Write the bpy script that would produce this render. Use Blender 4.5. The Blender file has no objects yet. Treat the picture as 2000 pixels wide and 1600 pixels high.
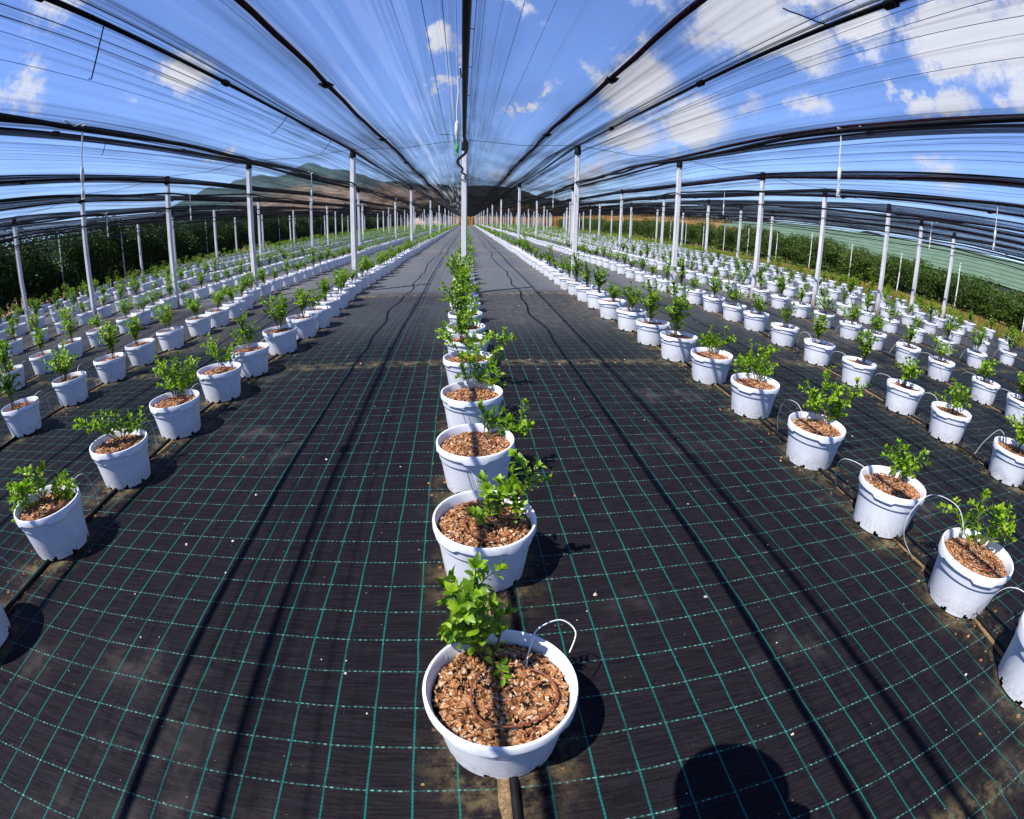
import bpy, math, random
from mathutils import Vector, Matrix
R = math.radians
S = 1.31                     # metres per camera height: every plan below is in units of the lens height
random.seed(7)

# ------------------------------------------------------------------ camera, sky, sun, exposure
scn = bpy.context.scene
cam_d = bpy.data.cameras.new('camera'); cam = bpy.data.objects.new('camera', cam_d)
scn.collection.objects.link(cam); scn.camera = cam
cam_d.type = 'PANO'; cam_d.panorama_type = 'FISHEYE_LENS_POLYNOMIAL'
cam_d.sensor_fit = 'HORIZONTAL'; cam_d.sensor_width = 36.0; cam_d.sensor_height = 28.8
cam_d.fisheye_fov = R(200); cam_d.fisheye_polynomial_k0 = 0.
# measured lens curve: angle off the axis as a polynomial of the distance on the sensor in mm (Blender wants it negated)
cam_d.fisheye_polynomial_k1, cam_d.fisheye_polynomial_k2 = -.058447018, -1.00063e-06
cam_d.fisheye_polynomial_k3, cam_d.fisheye_polynomial_k4 = 5.182148e-07, 8.838716e-08
cam_d.clip_start = 0.03; cam_d.clip_end = 6000
PSI, PHI, RHO = .10811, .386876, .01651
fwd = Vector((math.sin(PSI)*math.cos(PHI), math.cos(PSI)*math.cos(PHI), -math.sin(PHI)))
rgt = Vector((math.cos(PSI), -math.sin(PSI), 0)); upv = rgt.cross(fwd)
r2 = rgt*math.cos(RHO) + upv*math.sin(RHO); u2 = upv*math.cos(RHO) - rgt*math.sin(RHO)
M = Matrix((r2, u2, -fwd)).transposed().to_4x4(); M.translation = (0, 0, S)
cam.matrix_world = M

scn.view_settings.view_transform = 'Standard'; scn.view_settings.look = 'None'
scn.view_settings.gamma = 1; scn.view_settings.use_curve_mapping = False
scn.view_settings.exposure = EXPOSURE = 1.0
scn.cycles.transparent_max_bounces = 40; scn.cycles.max_bounces = 6
scn.cycles.diffuse_bounces = 3; scn.cycles.glossy_bounces = 2; scn.cycles.transmission_bounces = 4
scn.cycles.caustics_reflective = False; scn.cycles.caustics_refractive = False
scn.cycles.use_denoising = True

SUNV = Vector((-.49, -.30, 1)).normalized()      # towards the sun: behind the lens, over its left shoulder
sun_d = bpy.data.lights.new('sun', 'SUN'); sun = bpy.data.objects.new('sun', sun_d); scn.collection.objects.link(sun)
sun_d.energy = 5.0; sun_d.angle = R(.4); sun_d.color = (1, .965, .91)
sun.rotation_euler = SUNV.to_track_quat('Z', 'Y').to_euler(); sun.location = SUNV*60
sun_d.cycles.max_bounces = 6

class NT:
    """short-hand for node trees"""
    def __init__(s, nt): s.t = nt; nt.nodes.clear()
    def n(s, typ, ins=None, **kw):
        nd = s.t.nodes.new(typ)
        for k, v in kw.items(): setattr(nd, k, v)
        for k, v in (ins or {}).items(): s.set(nd.inputs[k], v)
        return nd
    def set(s, sock, v):
        if isinstance(v, bpy.types.NodeSocket): s.t.links.new(v, sock)
        elif isinstance(v, bpy.types.Node): s.t.links.new(v.outputs[0], sock)
        else:
            if sock.type == 'RGBA' and len(v) == 3: v = (*v, 1)
            sock.default_value = v
    def m(s, op, a, b=0., c=0., clamp=False):
        return s.n('ShaderNodeMath', {0: a, 1: b, 2: c}, operation=op, use_clamp=clamp).outputs[0]
    def v(s, op, a, b=(0, 0, 0)):
        nd = s.n('ShaderNodeVectorMath', {0: a, 1: b}, operation=op)
        return nd.outputs['Value'] if op in ('DOT_PRODUCT', 'LENGTH', 'DISTANCE') else nd.outputs[0]
    def noise(s, vec, scale, detail=3., rough=.55, dist=0.):
        return s.n('ShaderNodeTexNoise', {'Vector': vec, 'Scale': scale, 'Detail': detail, 'Roughness': rough, 'Distortion': dist})
    def mr(s, x, a, b, c=0., d=1., smooth=True):
        return s.n('ShaderNodeMapRange', {0: x, 1: a, 2: b, 3: c, 4: d}, interpolation_type='SMOOTHSTEP' if smooth else 'LINEAR').outputs[0]
    def mix(s, f, a, b, blend='MIX'):
        return s.n('ShaderNodeMix', {0: f, 6: a, 7: b}, data_type='RGBA', blend_type=blend, clamp_factor=True).outputs[2]
    def ramp(s, f, stops):
        nd = s.n('ShaderNodeValToRGB', {0: f}); e = nd.color_ramp.elements
        while len(e) < len(stops): e.new(.5)
        for q, (p, c) in zip(e, stops): q.position = p; q.color = (*c, 1)
        return nd.outputs[0]

world = bpy.data.worlds.new('World'); scn.world = world; world.use_nodes = True
w = NT(world.node_tree)
SKY_STRENGTH = .074
sky = w.n('ShaderNodeTexSky', sky_type='NISHITA', sun_disc=False, sun_elevation=math.asin(SUNV.z),
          sun_rotation=math.atan2(SUNV.x, SUNV.y), altitude=200, air_density=.9, dust_density=.0, ozone_density=2.2)
dirv = w.n('ShaderNodeTexCoord').outputs['Generated']
nz = w.noise(dirv, 7., 9., .68); nz2 = w.noise(dirv, 3.2, 3., .5)
warp = w.v('ADD', dirv, w.v('SCALE', w.v('SUBTRACT', nz.outputs[1], (.5, .5, .5))))
warp.node.inputs[1].links[0].from_node.inputs['Scale'].default_value = .22
warp = w.v('NORMALIZE', warp)
CLOUDS = [(-0.502,0.8,0.328,0.075,0.7), (-0.532,0.777,0.335,0.04,0.5), (-0.723,0.617,0.31,0.055,0.8), (-0.698,0.627,0.347,0.035,0.5), (-0.038,0.938,0.343,0.04,0.8), (-0.042,0.961,0.274,0.022,0.8), (0.086,0.903,0.421,0.035,0.8), (0.107,0.967,0.23,0.02,0.8), (0.082,0.976,0.203,0.022,0.8), (0.143,0.963,0.227,0.018,0.8), (0.177,0.951,0.254,0.02,0.5), (0.328,0.896,0.298,0.085,0.95), (0.296,0.923,0.247,0.05,0.6), (0.426,0.877,0.221,0.09,0.9), (0.32,0.93,0.177,0.07,0.8), (0.463,0.778,0.425,0.12,1), (0.571,0.726,0.384,0.07,0.9), (0.508,0.765,0.397,0.08,1), (0.628,0.646,0.434,0.08,1), (0.661,0.645,0.384,0.04,0.7), (0.568,0.649,0.506,0.12,1), (0.748,0.498,0.439,0.1,1), (0.797,0.448,0.405,0.1,1), (0.771,0.509,0.383,0.05,0.9), (0.833,0.432,0.345,0.05,0.8), (0.743,0.591,0.316,0.045,0.9), (0.784,0.534,0.317,0.05,0.95), (0.609,0.748,0.264,0.045,0.6), (0.534,0.81,0.245,0.04,0.4), (0.802,0.568,0.186,0.05,0.6), (0.783,0.591,0.195,0.03,0.5), (-0.438,0.883,0.169,0.025,0.8), (-0.1,0.925,0.366,0.03,0.35), (0.133,0.904,0.407,0.03,0.4), (-0.62,0.627,0.471,0.1,0.6), (0.354,0.829,0.433,0.06,0.5), (0.277,0.953,0.123,0.06,0.5), (0.1,0.989,0.107,0.05,0.4)]
acc = None
for (x, y, z, r, a) in CLOUDS:
    l = math.sqrt(x*x+y*y+z*z)
    d = w.v('DISTANCE', w.v('MULTIPLY', warp, (1, 1, 1.35)), (x/l, y/l, z/l*1.35))
    k = w.mr(d, r*1.6, 0., 0., a*1.12)
    acc = k if acc is None else w.m('MAXIMUM', acc, k)
skyc = w.mix(1., sky.outputs[0], (1.20, 1.36, 1.86), 'MULTIPLY')          # the saturated blue of that afternoon
dens = w.mr(w.m('ADD', acc, w.m('MULTIPLY', w.m('SUBTRACT', nz.outputs[0], .5), 2.3)), .20, .85, 0., .95)
dens = w.m('MULTIPLY', dens, w.mr(acc, 0., .12))
cl_col = w.mix(w.mr(nz2.outputs[0], .35, .65), (6.2, 6.4, 7.2), (7.6, 7.7, 8.2))
w.n('ShaderNodeOutputWorld', {0: w.n('ShaderNodeBackground', {0: w.mix(dens, skyc, cl_col), 1: SKY_STRENGTH})})

# ------------------------------------------------------------------ helpers
ROOT = scn.collection
class MB:
    """collects faces; build() links them as ONE mesh object"""
    def __init__(s): s.v = []; s.f = []; s.mi = []
    def add(s, vs, fs, mi=0):
        o = len(s.v); s.v += [tuple(p) for p in vs]; s.f += [tuple(i+o for i in f) for f in fs]; s.mi += [mi]*len(fs); return s
    def box(s, c, d, mi=0, taper=1., rot=None):
        x, y, z = (q/2 for q in d); vs = []
        for k, t in ((-1, 1.), (1, taper)):
            for a, b in ((-1, -1), (1, -1), (1, 1), (-1, 1)):
                p = Vector((a*x*t, b*y*t, k*z))
                if rot: p.rotate(rot)
                vs.append(p + Vector(c))
        return s.add(vs, [(3, 2, 1, 0), (4, 5, 6, 7), (0, 1, 5, 4), (1, 2, 6, 5), (2, 3, 7, 6), (3, 0, 4, 7)], mi)
    def tube(s, pts, r, n=8, mi=0, cap=True):
        pts = [Vector(p) for p in pts]; k = len(pts); rs = r if isinstance(r, (list, tuple)) else [r]*k
        vs = []; up = None
        for i, p in enumerate(pts):
            t = (pts[min(i+1, k-1)] - pts[max(i-1, 0)])
            t = t.normalized() if t.length > 1e-9 else Vector((0, 0, 1))
            if up is None: up = t.orthogonal().normalized()
            else:
                up = up - t*up.dot(t); up = up.normalized() if up.length > 1e-6 else t.orthogonal().normalized()
            b = t.cross(up)
            for j in range(n):
                a = 2*math.pi*j/n; vs.append(p + (up*math.cos(a) + b*math.sin(a))*rs[i])
        fs = [(i*n+j, i*n+(j+1) % n, (i+1)*n+(j+1) % n, (i+1)*n+j) for i in range(k-1) for j in range(n)]
        if cap: fs += [tuple(range(n-1, -1, -1)), tuple(range((k-1)*n, k*n))]
        return s.add(vs, fs, mi)
    def lathe(s, prof, n=32, mi=0, c=(0, 0, 0), skip=None):
        vs = [(c[0]+r*math.cos(2*math.pi*j/n), c[1]+r*math.sin(2*math.pi*j/n), c[2]+z) for r, z in prof for j in range(n)]
        fs = [(i*n+j, i*n+(j+1) % n, (i+1)*n+(j+1) % n, (i+1)*n+j) for i in range(len(prof)-1) for j in range(n)
              if not (skip and skip(i, j))]
        return s.add(vs, fs, mi)
    def mesh(s, name, mats, smooth=False):
        me = bpy.data.meshes.new(name); me.from_pydata(s.v, [], s.f)
        for m in (mats if isinstance(mats, (list, tuple)) else [mats]): me.materials.append(m)
        me.polygons.foreach_set('material_index', s.mi)
        if smooth: me.polygons.foreach_set('use_smooth', [True]*len(s.f))
        me.update(); return me
    def build(s, name, mats, parent=None, smooth=False):
        return obj(name, s.mesh(name, mats, smooth), parent)

def obj(name, me, parent=None, loc=None):
    o = bpy.data.objects.new(name, me); ROOT.objects.link(o)
    if parent is not None: o.parent = parent
    if loc is not None: o.location = loc
    return o
def tag(o, label=None, cat=None, group=None, kind=None):
    for k, v in (('label', label), ('category', cat), ('group', group), ('kind', kind)):
        if v: o[k] = v
    return o
def thing(name, loc, label, cat, group=None):
    return tag(obj(name, None, None, loc), label, cat, group)
def autosmooth(me, ang=40):
    me.polygons.foreach_set('use_smooth', [True]*len(me.polygons))
    try: me.set_sharp_from_angle(angle=R(ang))
    except Exception: pass
ORD = 'first second third fourth fifth sixth seventh eighth ninth tenth eleventh twelfth thirteenth fourteenth fifteenth sixteenth seventeenth eighteenth nineteenth'.split()
TENS = {20: 'twent', 30: 'thirt', 40: 'fort', 50: 'fift', 60: 'sixt', 70: 'sevent', 80: 'eight', 90: 'ninet'}
def ordinal(n):
    if n < 20: return ORD[n-1]
    t = n//10*10
    return TENS[t]+'ieth' if n == t else TENS[t]+'y-'+ORD[n-t-1]
def rowname(k):
    if k == 0: return 'middle row'
    return f"{ORD[abs(k)-1]} row {'right' if k > 0 else 'left'} of the middle"

def mat(name):
    m = bpy.data.materials.new(name); m.use_nodes = True; return m, NT(m.node_tree)
def simple(name, col, rough=.6, spec=.5, metal=0., var=0., vscale=8., bump=0., bscale=60., sub=None):
    """plain surface with mottling, so that nothing is one flat colour"""
    m, t = mat(name); co = t.n('ShaderNodeTexCoord').outputs['Object']; c = col
    if var:
        a = t.noise(co, vscale, 5.).outputs[0]
        c = t.mix(t.mr(a, .3, .7), tuple(q*(1-var) for q in col), tuple(min(1, q*(1+var*.6)) for q in col))
    ins = {'Base Color': c, 'Roughness': rough, 'Specular IOR Level': spec, 'Metallic': metal}
    if bump: ins['Normal'] = t.n('ShaderNodeBump', {'Height': t.noise(co, bscale, 4.).outputs[0], 'Strength': bump, 'Distance': .01})
    t.n('ShaderNodeOutputMaterial', {0: t.n('ShaderNodeBsdfPrincipled', ins)}); return m

# ------------------------------------------------------------------ plan of the plot (in lens heights)
ROWS = list(range(-7, 8))
POSTX = {0: .04, 1: 1.59, 2: 3.24, 3: 4.74, 4: 6.2, 5: 7.68, 6: 9.05, 7: 10.45, -1: -1.58, -2: -3.18, -3: -4.67, -4: -6.25, -5: -8.05, -6: -9.5, -7: -10.9}
NEARX = {0: [(.5, .05), (2, .045), (3.7, .03), (7, .04)], 1: [(.2, 1.57), (.6, 1.62), (2.9, 1.7), (4.9, 1.59), (7, 1.6)],
         2: [(1.2, 3.0), (3.3, 3.1), (4.6, 3.22), (7, 3.23)], 3: [(1.9, 4.49), (3.5, 4.61), (7, 4.75)],
         -1: [(.6, -1.61), (1.7, -1.62), (3.2, -1.56), (4.7, -1.46), (7, -1.58)], -2: [(2.2, -3.03), (3.8, -2.96), (5.7, -2.87), (7, -3.15)],
         -3: [(3.2, -4.36), (5.7, -4.4), (7, -4.67)]}
Y_END = 106.
def drift(y): return .012*max(0., y-7.)
def rowx(k, y):
    p = NEARX.get(k, [(0, POSTX[k])])
    if y <= p[0][0]: x = p[0][1]
    elif y >= p[-1][0]: x = p[-1][1]
    else:
        for (a, xa), (b, xb) in zip(p, p[1:]):
            if a <= y <= b: x = xa + (xb-xa)*(y-a)/(b-a); break
    return x + drift(y)
def cablex(k, y):
    if k in POSTX: x = POSTX[k]
    else: x = POSTX[7] + 1.55*(k-7) if k > 7 else POSTX[-7] - 1.6*(-7-k)
    if k == 0: x *= min(1., max(0., y/7.))
    return x + drift(y)
POT_H, POT_R = .189, .151
TOPZ = 2.1; MIDZ = 1.88; PIPEZ = 1.6
def hump(x, y):
    """slow swell of the ground under the woven cover"""
    a = min(1., max(0., (y-2.)/5.))
    return a*.010*(math.sin(x*1.9+y*.8)+math.sin(x*.7-y*1.35+1.)) + .0035*math.sin(x*5.1+y*2.2)*math.sin(y*4.3-x*1.7)
def pot_ys(k):
    y0 = {0: [.57, 1.16, 1.68, 2.21, 2.82, 3.27, 3.68], 1: [.2, .63, 1.12, 1.69, 2.31, 2.91, 3.42, 3.91, 4.39, 4.93],
          -1: [.62, 1.17, 1.71, 2.24, 2.78, 3.25, 3.83, 4.33, 4.74], 2: [.66, 1.22, 1.78, 2.25, 2.8, 3.37, 4.0, 4.62, 5.12],
          3: [1.38, 1.92, 2.36, 2.97, 3.49, 4.05, 4.51], -2: [1.72, 2.26, 2.8, 3.31, 3.77, 4.28, 4.85, 5.28, 5.71],
          -3: [2.7, 3.25, 3.74, 4.23, 4.76, 5.39, 5.76]}.get(k)
    r = random.Random(100+k)
    if y0 is None: y0 = [1.8+r.random()*.5 + .3*abs(k)]
    ys = list(y0)
    while ys[-1] < Y_END-4: ys.append(ys[-1]+.55+r.uniform(-.018, .018))
    return ys
# ------------------------------------------------------------------ materials
def m_mat():
    """black woven ground cover with teal marker threads"""
    m, t = mat('woven_ground_cover')
    pos = t.n('ShaderNodeNewGeometry').outputs['Position']
    wob = t.noise(pos, 2.2, 3.)                          # the threads run a little crooked
    p2 = t.v('ADD', pos, t.v('SCALE', t.v('SUBTRACT', wob.outputs[1], (.5, .5, .5))))
    p2.node.inputs[1].links[0].from_node.inputs['Scale'].default_value = .022
    sp = t.n('ShaderNodeSeparateXYZ', {0: p2}); X, Y = sp.outputs[0], sp.outputs[1]
    st = t.n('ShaderNodeCombineXYZ', {0: t.m('MULTIPLY', X, 3.2), 1: t.m('MULTIPLY', Y, 60.), 2: 0.}).outputs[0]
    st2 = t.n('ShaderNodeCombineXYZ', {0: t.m('MULTIPLY', X, 55.), 1: t.m('MULTIPLY', Y, 9.), 2: 0.}).outputs[0]
    nst = t.noise(st, 2.2, 4., .65).outputs[0]; nst2 = t.noise(st2, 1.6, 3.).outputs[0]
    big = t.noise(pos, .9, 5., .6).outputs[0]; mid = t.noise(pos, 5., 6., .65).outputs[0]
    fine = t.noise(pos, 260., 2., .6).outputs[0]
    base = t.mix(t.mr(nst, .3, .75), (.0042, .0036, .0045), (.0132, .0112, .0138))
    base = t.mix(t.mr(fine, .6, .82), base, (.042, .032, .038))  # glints of the weave painted in as bright specks
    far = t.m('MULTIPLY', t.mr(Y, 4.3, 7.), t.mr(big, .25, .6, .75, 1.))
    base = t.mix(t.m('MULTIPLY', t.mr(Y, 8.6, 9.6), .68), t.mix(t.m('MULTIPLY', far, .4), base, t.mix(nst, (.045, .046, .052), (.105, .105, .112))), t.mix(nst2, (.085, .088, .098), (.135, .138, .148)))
    # pale dust lying in blotches, grit specks, and weave sparkle painted as tiny bright dots
    dust = t.m('MULTIPLY', t.mr(big, .52, .72), t.mr(mid, .42, .66))
    base = t.mix(t.m('MULTIPLY', dust, .55), base, (.085, .076, .070))
    dirt = t.n('ShaderNodeVertexColor', layer_name='dirt').outputs[0]
    dm = t.m('MULTIPLY', dirt, t.mr(t.noise(pos, 9., 8., .75).outputs[0], .42, .66))
    base = t.mix(t.m('MULTIPLY', dm, .8), base, t.mix(mid, (.14, .095, .036), (.46, .36, .18)))
    grit = t.n('ShaderNodeTexVoronoi', {'Vector': pos, 'Scale': 26.}, feature='F1')
    gsz = t.mr(grit.outputs[1], .78, 1., 0., .13, False)
    gm = t.m('LESS_THAN', grit.outputs[0], gsz)
    sparkle_cells = t.n('ShaderNodeTexVoronoi', {'Vector': pos, 'Scale': 75.}, feature='F1')
    sparkle = t.m('LESS_THAN', sparkle_cells.outputs[0], t.mr(sparkle_cells.outputs[1], .80, 1., 0., .16, False))
    # marker threads: continuous along the rows, stitched dashes across them
    def line(co, per, ph, wd):
        f = t.m('FRACT', t.m('DIVIDE', t.m('SUBTRACT', co, ph-per*.5), per))
        return t.m('SUBTRACT', 1., t.mr(t.m('ABSOLUTE', t.m('SUBTRACT', f, .5)), wd*.35/per, wd*.75/per), clamp=True)
    lx = line(X, .1225, .427, .0050); ly = line(Y, .1434, .707, .0040)
    fade = t.m('SUBTRACT', 1., t.m('MULTIPLY', t.mr(Y, 4., 9.), .65)); lx = t.m('MULTIPLY', lx, fade); ly = t.m('MULTIPLY', ly, fade)
    dsh = t.n('ShaderNodeCombineXYZ', {0: t.m('MULTIPLY', X, 30.), 1: t.m('MULTIPLY', Y, 6.97), 2: 0.}).outputs[0]
    dash = t.mr(t.noise(dsh, 1.0, 1., .4).outputs[0], .47, .57)
    tw = t.m('FRACT', t.m('MULTIPLY', X, 52.)); lxd = t.mr(t.m('FRACT', t.m('MULTIPLY', Y, 75.)), .0, .5, .45, 1.)
    base = t.mix(t.m('MULTIPLY', lx, t.m('MULTIPLY', lxd, t.mr(mid, .3, .55, .3, .95))), base, (.0045, .105, .090))
    dcol = t.mix(t.mr(t.noise(dsh, 3., 2.).outputs[0], .42, .62), (.010, .12, .10), (.14, .30, .27))
    base = t.mix(t.m('MULTIPLY', ly, t.m('MULTIPLY', t.m('ADD', .42, t.m('MULTIPLY', dash, .45)), t.mr(tw, .25, .6, .15, 1.))), base, dcol)
    base = t.mix(sparkle, base, (.30, .27, .25))
    base = t.mix(gm, base, t.mix(grit.outputs[1], (.34, .28, .22), (.6, .56, .5)))
    h = t.m('ADD', t.m('MULTIPLY', nst, .7), t.m('ADD', t.m('MULTIPLY', nst2, .5), t.m('MULTIPLY', fine, .5)))
    bmp = t.n('ShaderNodeBump', {'Height': h, 'Strength': .55, 'Distance': .004})
    bmp2 = t.n('ShaderNodeBump', {'Height': t.noise(t.v('MULTIPLY', pos, (1., 4., 1.)), 3., 3.).outputs[0], 'Strength': .35, 'Distance': .03, 'Normal': bmp})
    bs = t.n('ShaderNodeBsdfPrincipled', {'Base Color': base, 'Roughness': t.mr(mid, .3, .7, .46, .66), 'Specular IOR Level': .055, 'Normal': bmp2})
    t.n('ShaderNodeOutputMaterial', {0: bs}); return m
def m_soil(name, a, b, c):
    m, t = mat(name); pos = t.n('ShaderNodeNewGeometry').outputs['Position']
    n1 = t.noise(pos, 3., 6., .65).outputs[0]; n2 = t.noise(pos, 55., 5., .7).outputs[0]
    col = t.mix(t.mr(n2, .3, .7), t.mix(t.mr(n1, .35, .65), a, b), c)
    vo = t.n('ShaderNodeTexVoronoi', {'Vector': t.v('MULTIPLY', pos, (1, .8, 1)), 'Scale': 190.})
    col = t.mix(t.m('MULTIPLY', t.m('GREATER_THAN', t.n('ShaderNodeSeparateColor', {0: vo.outputs[1]}).outputs[0], .68), .7), col, (.30, .16, .085))
    t.n('ShaderNodeOutputMaterial', {0: t.n('ShaderNodeBsdfPrincipled', {'Base Color': col, 'Roughness': .9, 'Specular IOR Level': .2,
        'Normal': t.n('ShaderNodeBump', {'Height': n2, 'Strength': .8, 'Distance': .01})})}); return m
def m_bark():
    """shredded pine bark: chips of tan, orange, red brown and grey"""
    m, t = mat('bark_chips'); tc = t.n('ShaderNodeTexCoord').outputs['Object']
    rnd = t.n('ShaderNodeObjectInfo').outputs['Random']
    co = t.v('ADD', tc, t.n('ShaderNodeCombineXYZ', {0: t.m('MULTIPLY', rnd, 7.), 1: t.m('MULTIPLY', rnd, 3.)}).outputs[0])
    isl = t.n('ShaderNodeNewGeometry').outputs['Random Per Island']
    v1 = t.n('ShaderNodeTexVoronoi', {'Vector': t.v('MULTIPLY', co, (1., 1.6, 1.)), 'Scale': 62., 'Randomness': 1.})
    r1 = t.n('ShaderNodeSeparateColor', {0: v1.outputs[1]}).outputs[0]
    key = t.m('FRACT', t.m('ADD', isl, r1))
    col = t.ramp(key, [(0., (.025, .010, .005)), (.16, (.15, .052, .018)), (.40, (.34, .135, .046)), (.64, (.48, .22, .085)), (.86, (.54, .31, .16)), (1., (.66, .53, .42))])
    n2 = t.noise(co, 190., 4., .7).outputs[0]
    col = t.mix(t.mr(n2, .36, .52, .7, 0.), col, (.06, .022, .009))
    t.n('ShaderNodeOutputMaterial', {0: t.n('ShaderNodeBsdfPrincipled', {'Base Color': col, 'Roughness': .85, 'Specular IOR Level': .25,
        'Normal': t.n('ShaderNodeBump', {'Height': t.m('ADD', v1.outputs[0], n2), 'Strength': .9, 'Distance': .006})})}); return m
def m_leaf(name, cols, trans=.35, rough=.42, objrand=True, spec=.45):
    m, t = mat(name); g = t.n('ShaderNodeNewGeometry'); isl = g.outputs['Random Per Island']
    key = t.m('ADD', t.m('MULTIPLY', isl, .75), t.m('MULTIPLY', t.n('ShaderNodeObjectInfo').outputs['Random'], .25)) if objrand else isl
    col = t.ramp(key, [(i/(len(cols)-1), c) for i, c in enumerate(cols)])
    nn = t.noise(t.n('ShaderNodeTexCoord').outputs['Object'], 45., 3.).outputs[0]
    col = t.mix(t.mr(nn, .35, .7, 0., .35), col, tuple(q*.5 for q in cols[0]))
    bs = t.n('ShaderNodeBsdfPrincipled', {'Base Color': col, 'Roughness': rough, 'Specular IOR Level': spec})
    tr = t.n('ShaderNodeBsdfTranslucent', {0: t.mix(1., col, (1.35, 1.5, .55), 'MULTIPLY')})
    t.n('ShaderNodeOutputMaterial', {0: t.n('ShaderNodeMixShader', {0: trans, 1: bs, 2: tr})}); return m
def m_net():
    """knitted shade net: the cover grows with the slant at which one looks through the threads, as in any mesh of threads;
    stretched streaks where the knit is pulled tight or bunched"""
    m, t = mat('knitted_shade_net'); g = t.n('ShaderNodeNewGeometry')
    pos = g.outputs['Position']; uv = t.n('ShaderNodeUVMap', uv_map='net').outputs[0]
    su = t.n('ShaderNodeSeparateXYZ', {0: uv}); U, V = su.outputs[0], su.outputs[1]   # U across in metres, V along in metres
    a = t.noise(t.n('ShaderNodeCombineXYZ', {0: t.m('MULTIPLY', U, 9.), 1: t.m('MULTIPLY', V, .22)}).outputs[0], 1., 4., .6).outputs[0]
    b = t.noise(t.n('ShaderNodeCombineXYZ', {0: t.m('MULTIPLY', U, 48.), 1: t.m('MULTIPLY', V, .5), 2: 4.}).outputs[0], 1., 3., .6).outputs[0]
    e = t.noise(t.n('ShaderNodeCombineXYZ', {0: t.m('MULTIPLY', U, 2.2), 1: t.m('MULTIPLY', V, .5), 2: 9.}).outputs[0], 1., 2.).outputs[0]
    streak = t.m('MULTIPLY', t.mr(a, .48, .74), t.mr(b, .42, .66))
    cov = t.m('ADD', t.m('ADD', .105, t.m('MULTIPLY', streak, .05)), t.m('MULTIPLY', t.mr(e, .4, .7), .04))
    fold = t.n('ShaderNodeVertexColor', layer_name='fold').outputs[0]                 # bunched knit along the cables and seams
    cov = t.m('ADD', cov, t.m('MULTIPLY', fold, t.m('ADD', .16, t.m('MULTIPLY', t.mr(b, .42, .56), .42))))
    cs = t.m('MAXIMUM', t.m('ABSOLUTE', t.v('DOT_PRODUCT', g.outputs['Incoming'], g.outputs['Normal'])), .03)
    seen = t.m('SUBTRACT', 1., t.m('POWER', t.m('SUBTRACT', 1., cov), t.m('DIVIDE', 1., cs)), clamp=True)
    pale = t.mr(t.noise(t.n('ShaderNodeCombineXYZ', {0: t.m('MULTIPLY', U, 15.), 1: t.m('MULTIPLY', V, .16), 2: 2.}).outputs[0], 1., 4., .6).outputs[0], .46, .62)  # sun glinting on the threads, put into their colour as pale streaks
    glint_mask = t.n('ShaderNodeVertexColor', layer_name='pale').outputs[0]
    pale = t.m('MULTIPLY', pale, glint_mask)
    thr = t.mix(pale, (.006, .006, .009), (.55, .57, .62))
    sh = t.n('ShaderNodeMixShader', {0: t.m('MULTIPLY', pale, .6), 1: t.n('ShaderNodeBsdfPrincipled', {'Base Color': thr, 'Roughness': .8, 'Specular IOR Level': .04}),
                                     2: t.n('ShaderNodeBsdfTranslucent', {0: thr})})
    t.n('ShaderNodeOutputMaterial', {0: t.n('ShaderNodeMixShader', {0: seen, 1: t.n('ShaderNodeBsdfTransparent'), 2: sh})})
    return m
def m_pot():
    m, t = mat('white_plastic'); co = t.n('ShaderNodeTexCoord').outputs['Object']; rnd = t.n('ShaderNodeObjectInfo').outputs['Random']
    c2 = t.v('ADD', co, t.n('ShaderNodeCombineXYZ', {0: t.m('MULTIPLY', rnd, 9.), 2: 0.}).outputs[0])
    z = t.n('ShaderNodeSeparateXYZ', {0: co}).outputs[2]
    n1 = t.noise(t.v('MULTIPLY', c2, (1., 1., .5)), 9., 5., .65).outputs[0]; n2 = t.noise(c2, 60., 3.).outputs[0]
    col = t.mix(t.mr(n1, .35, .75), (.74, .76, .82), (.66, .68, .75))
    splash = t.m('MULTIPLY', t.mr(t.m('SUBTRACT', z, t.m('MULTIPLY', n1, .11)), -.02, .045, 1., 0.), t.mr(n2, .35, .65, .0, .35))   # soil splashed up the foot
    col = t.mix(splash, col, (.36, .29, .20))
    col = t.mix(t.m('MULTIPLY', t.mr(n2, .62, .75), t.mr(n1, .5, .65)), col, (.42, .37, .30))
    t.n('ShaderNodeOutputMaterial', {0: t.n('ShaderNodeBsdfPrincipled', {'Base Color': col, 'Roughness': .38, 'Specular IOR Level': .4})}); return m
def m_post():
    """weathered white concrete: damp streaks down the faces, soil thrown up the foot"""
    m, t = mat('weathered_concrete'); co = t.n('ShaderNodeTexCoord').outputs['Object']; rnd = t.n('ShaderNodeObjectInfo').outputs['Random']
    c2 = t.v('ADD', co, t.n('ShaderNodeCombineXYZ', {0: t.m('MULTIPLY', rnd, 7.), 1: rnd, 2: 0.}).outputs[0])
    st = t.noise(t.v('MULTIPLY', c2, (30., 30., 1.6)), 1., 4., .65).outputs[0]; n = t.noise(c2, 24., 5., .7).outputs[0]
    col = t.mix(t.mr(st, .48, .72), (.66, .66, .68), (.40, .39, .37))
    col = t.mix(t.mr(n, .60, .72), col, (.30, .27, .23))
    z = t.n('ShaderNodeSeparateXYZ', {0: co}).outputs[2]
    col = t.mix(t.m('MULTIPLY', t.mr(t.m('SUBTRACT', z, t.m('MULTIPLY', n, .5)), -.25, .22, 1., 0.), .8), col, (.24, .18, .11))
    t.n('ShaderNodeOutputMaterial', {0: t.n('ShaderNodeBsdfPrincipled', {'Base Color': col, 'Roughness': .8, 'Specular IOR Level': .25,
        'Normal': t.n('ShaderNodeBump', {'Height': n, 'Strength': .4, 'Distance': .01})})}); return m
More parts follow.
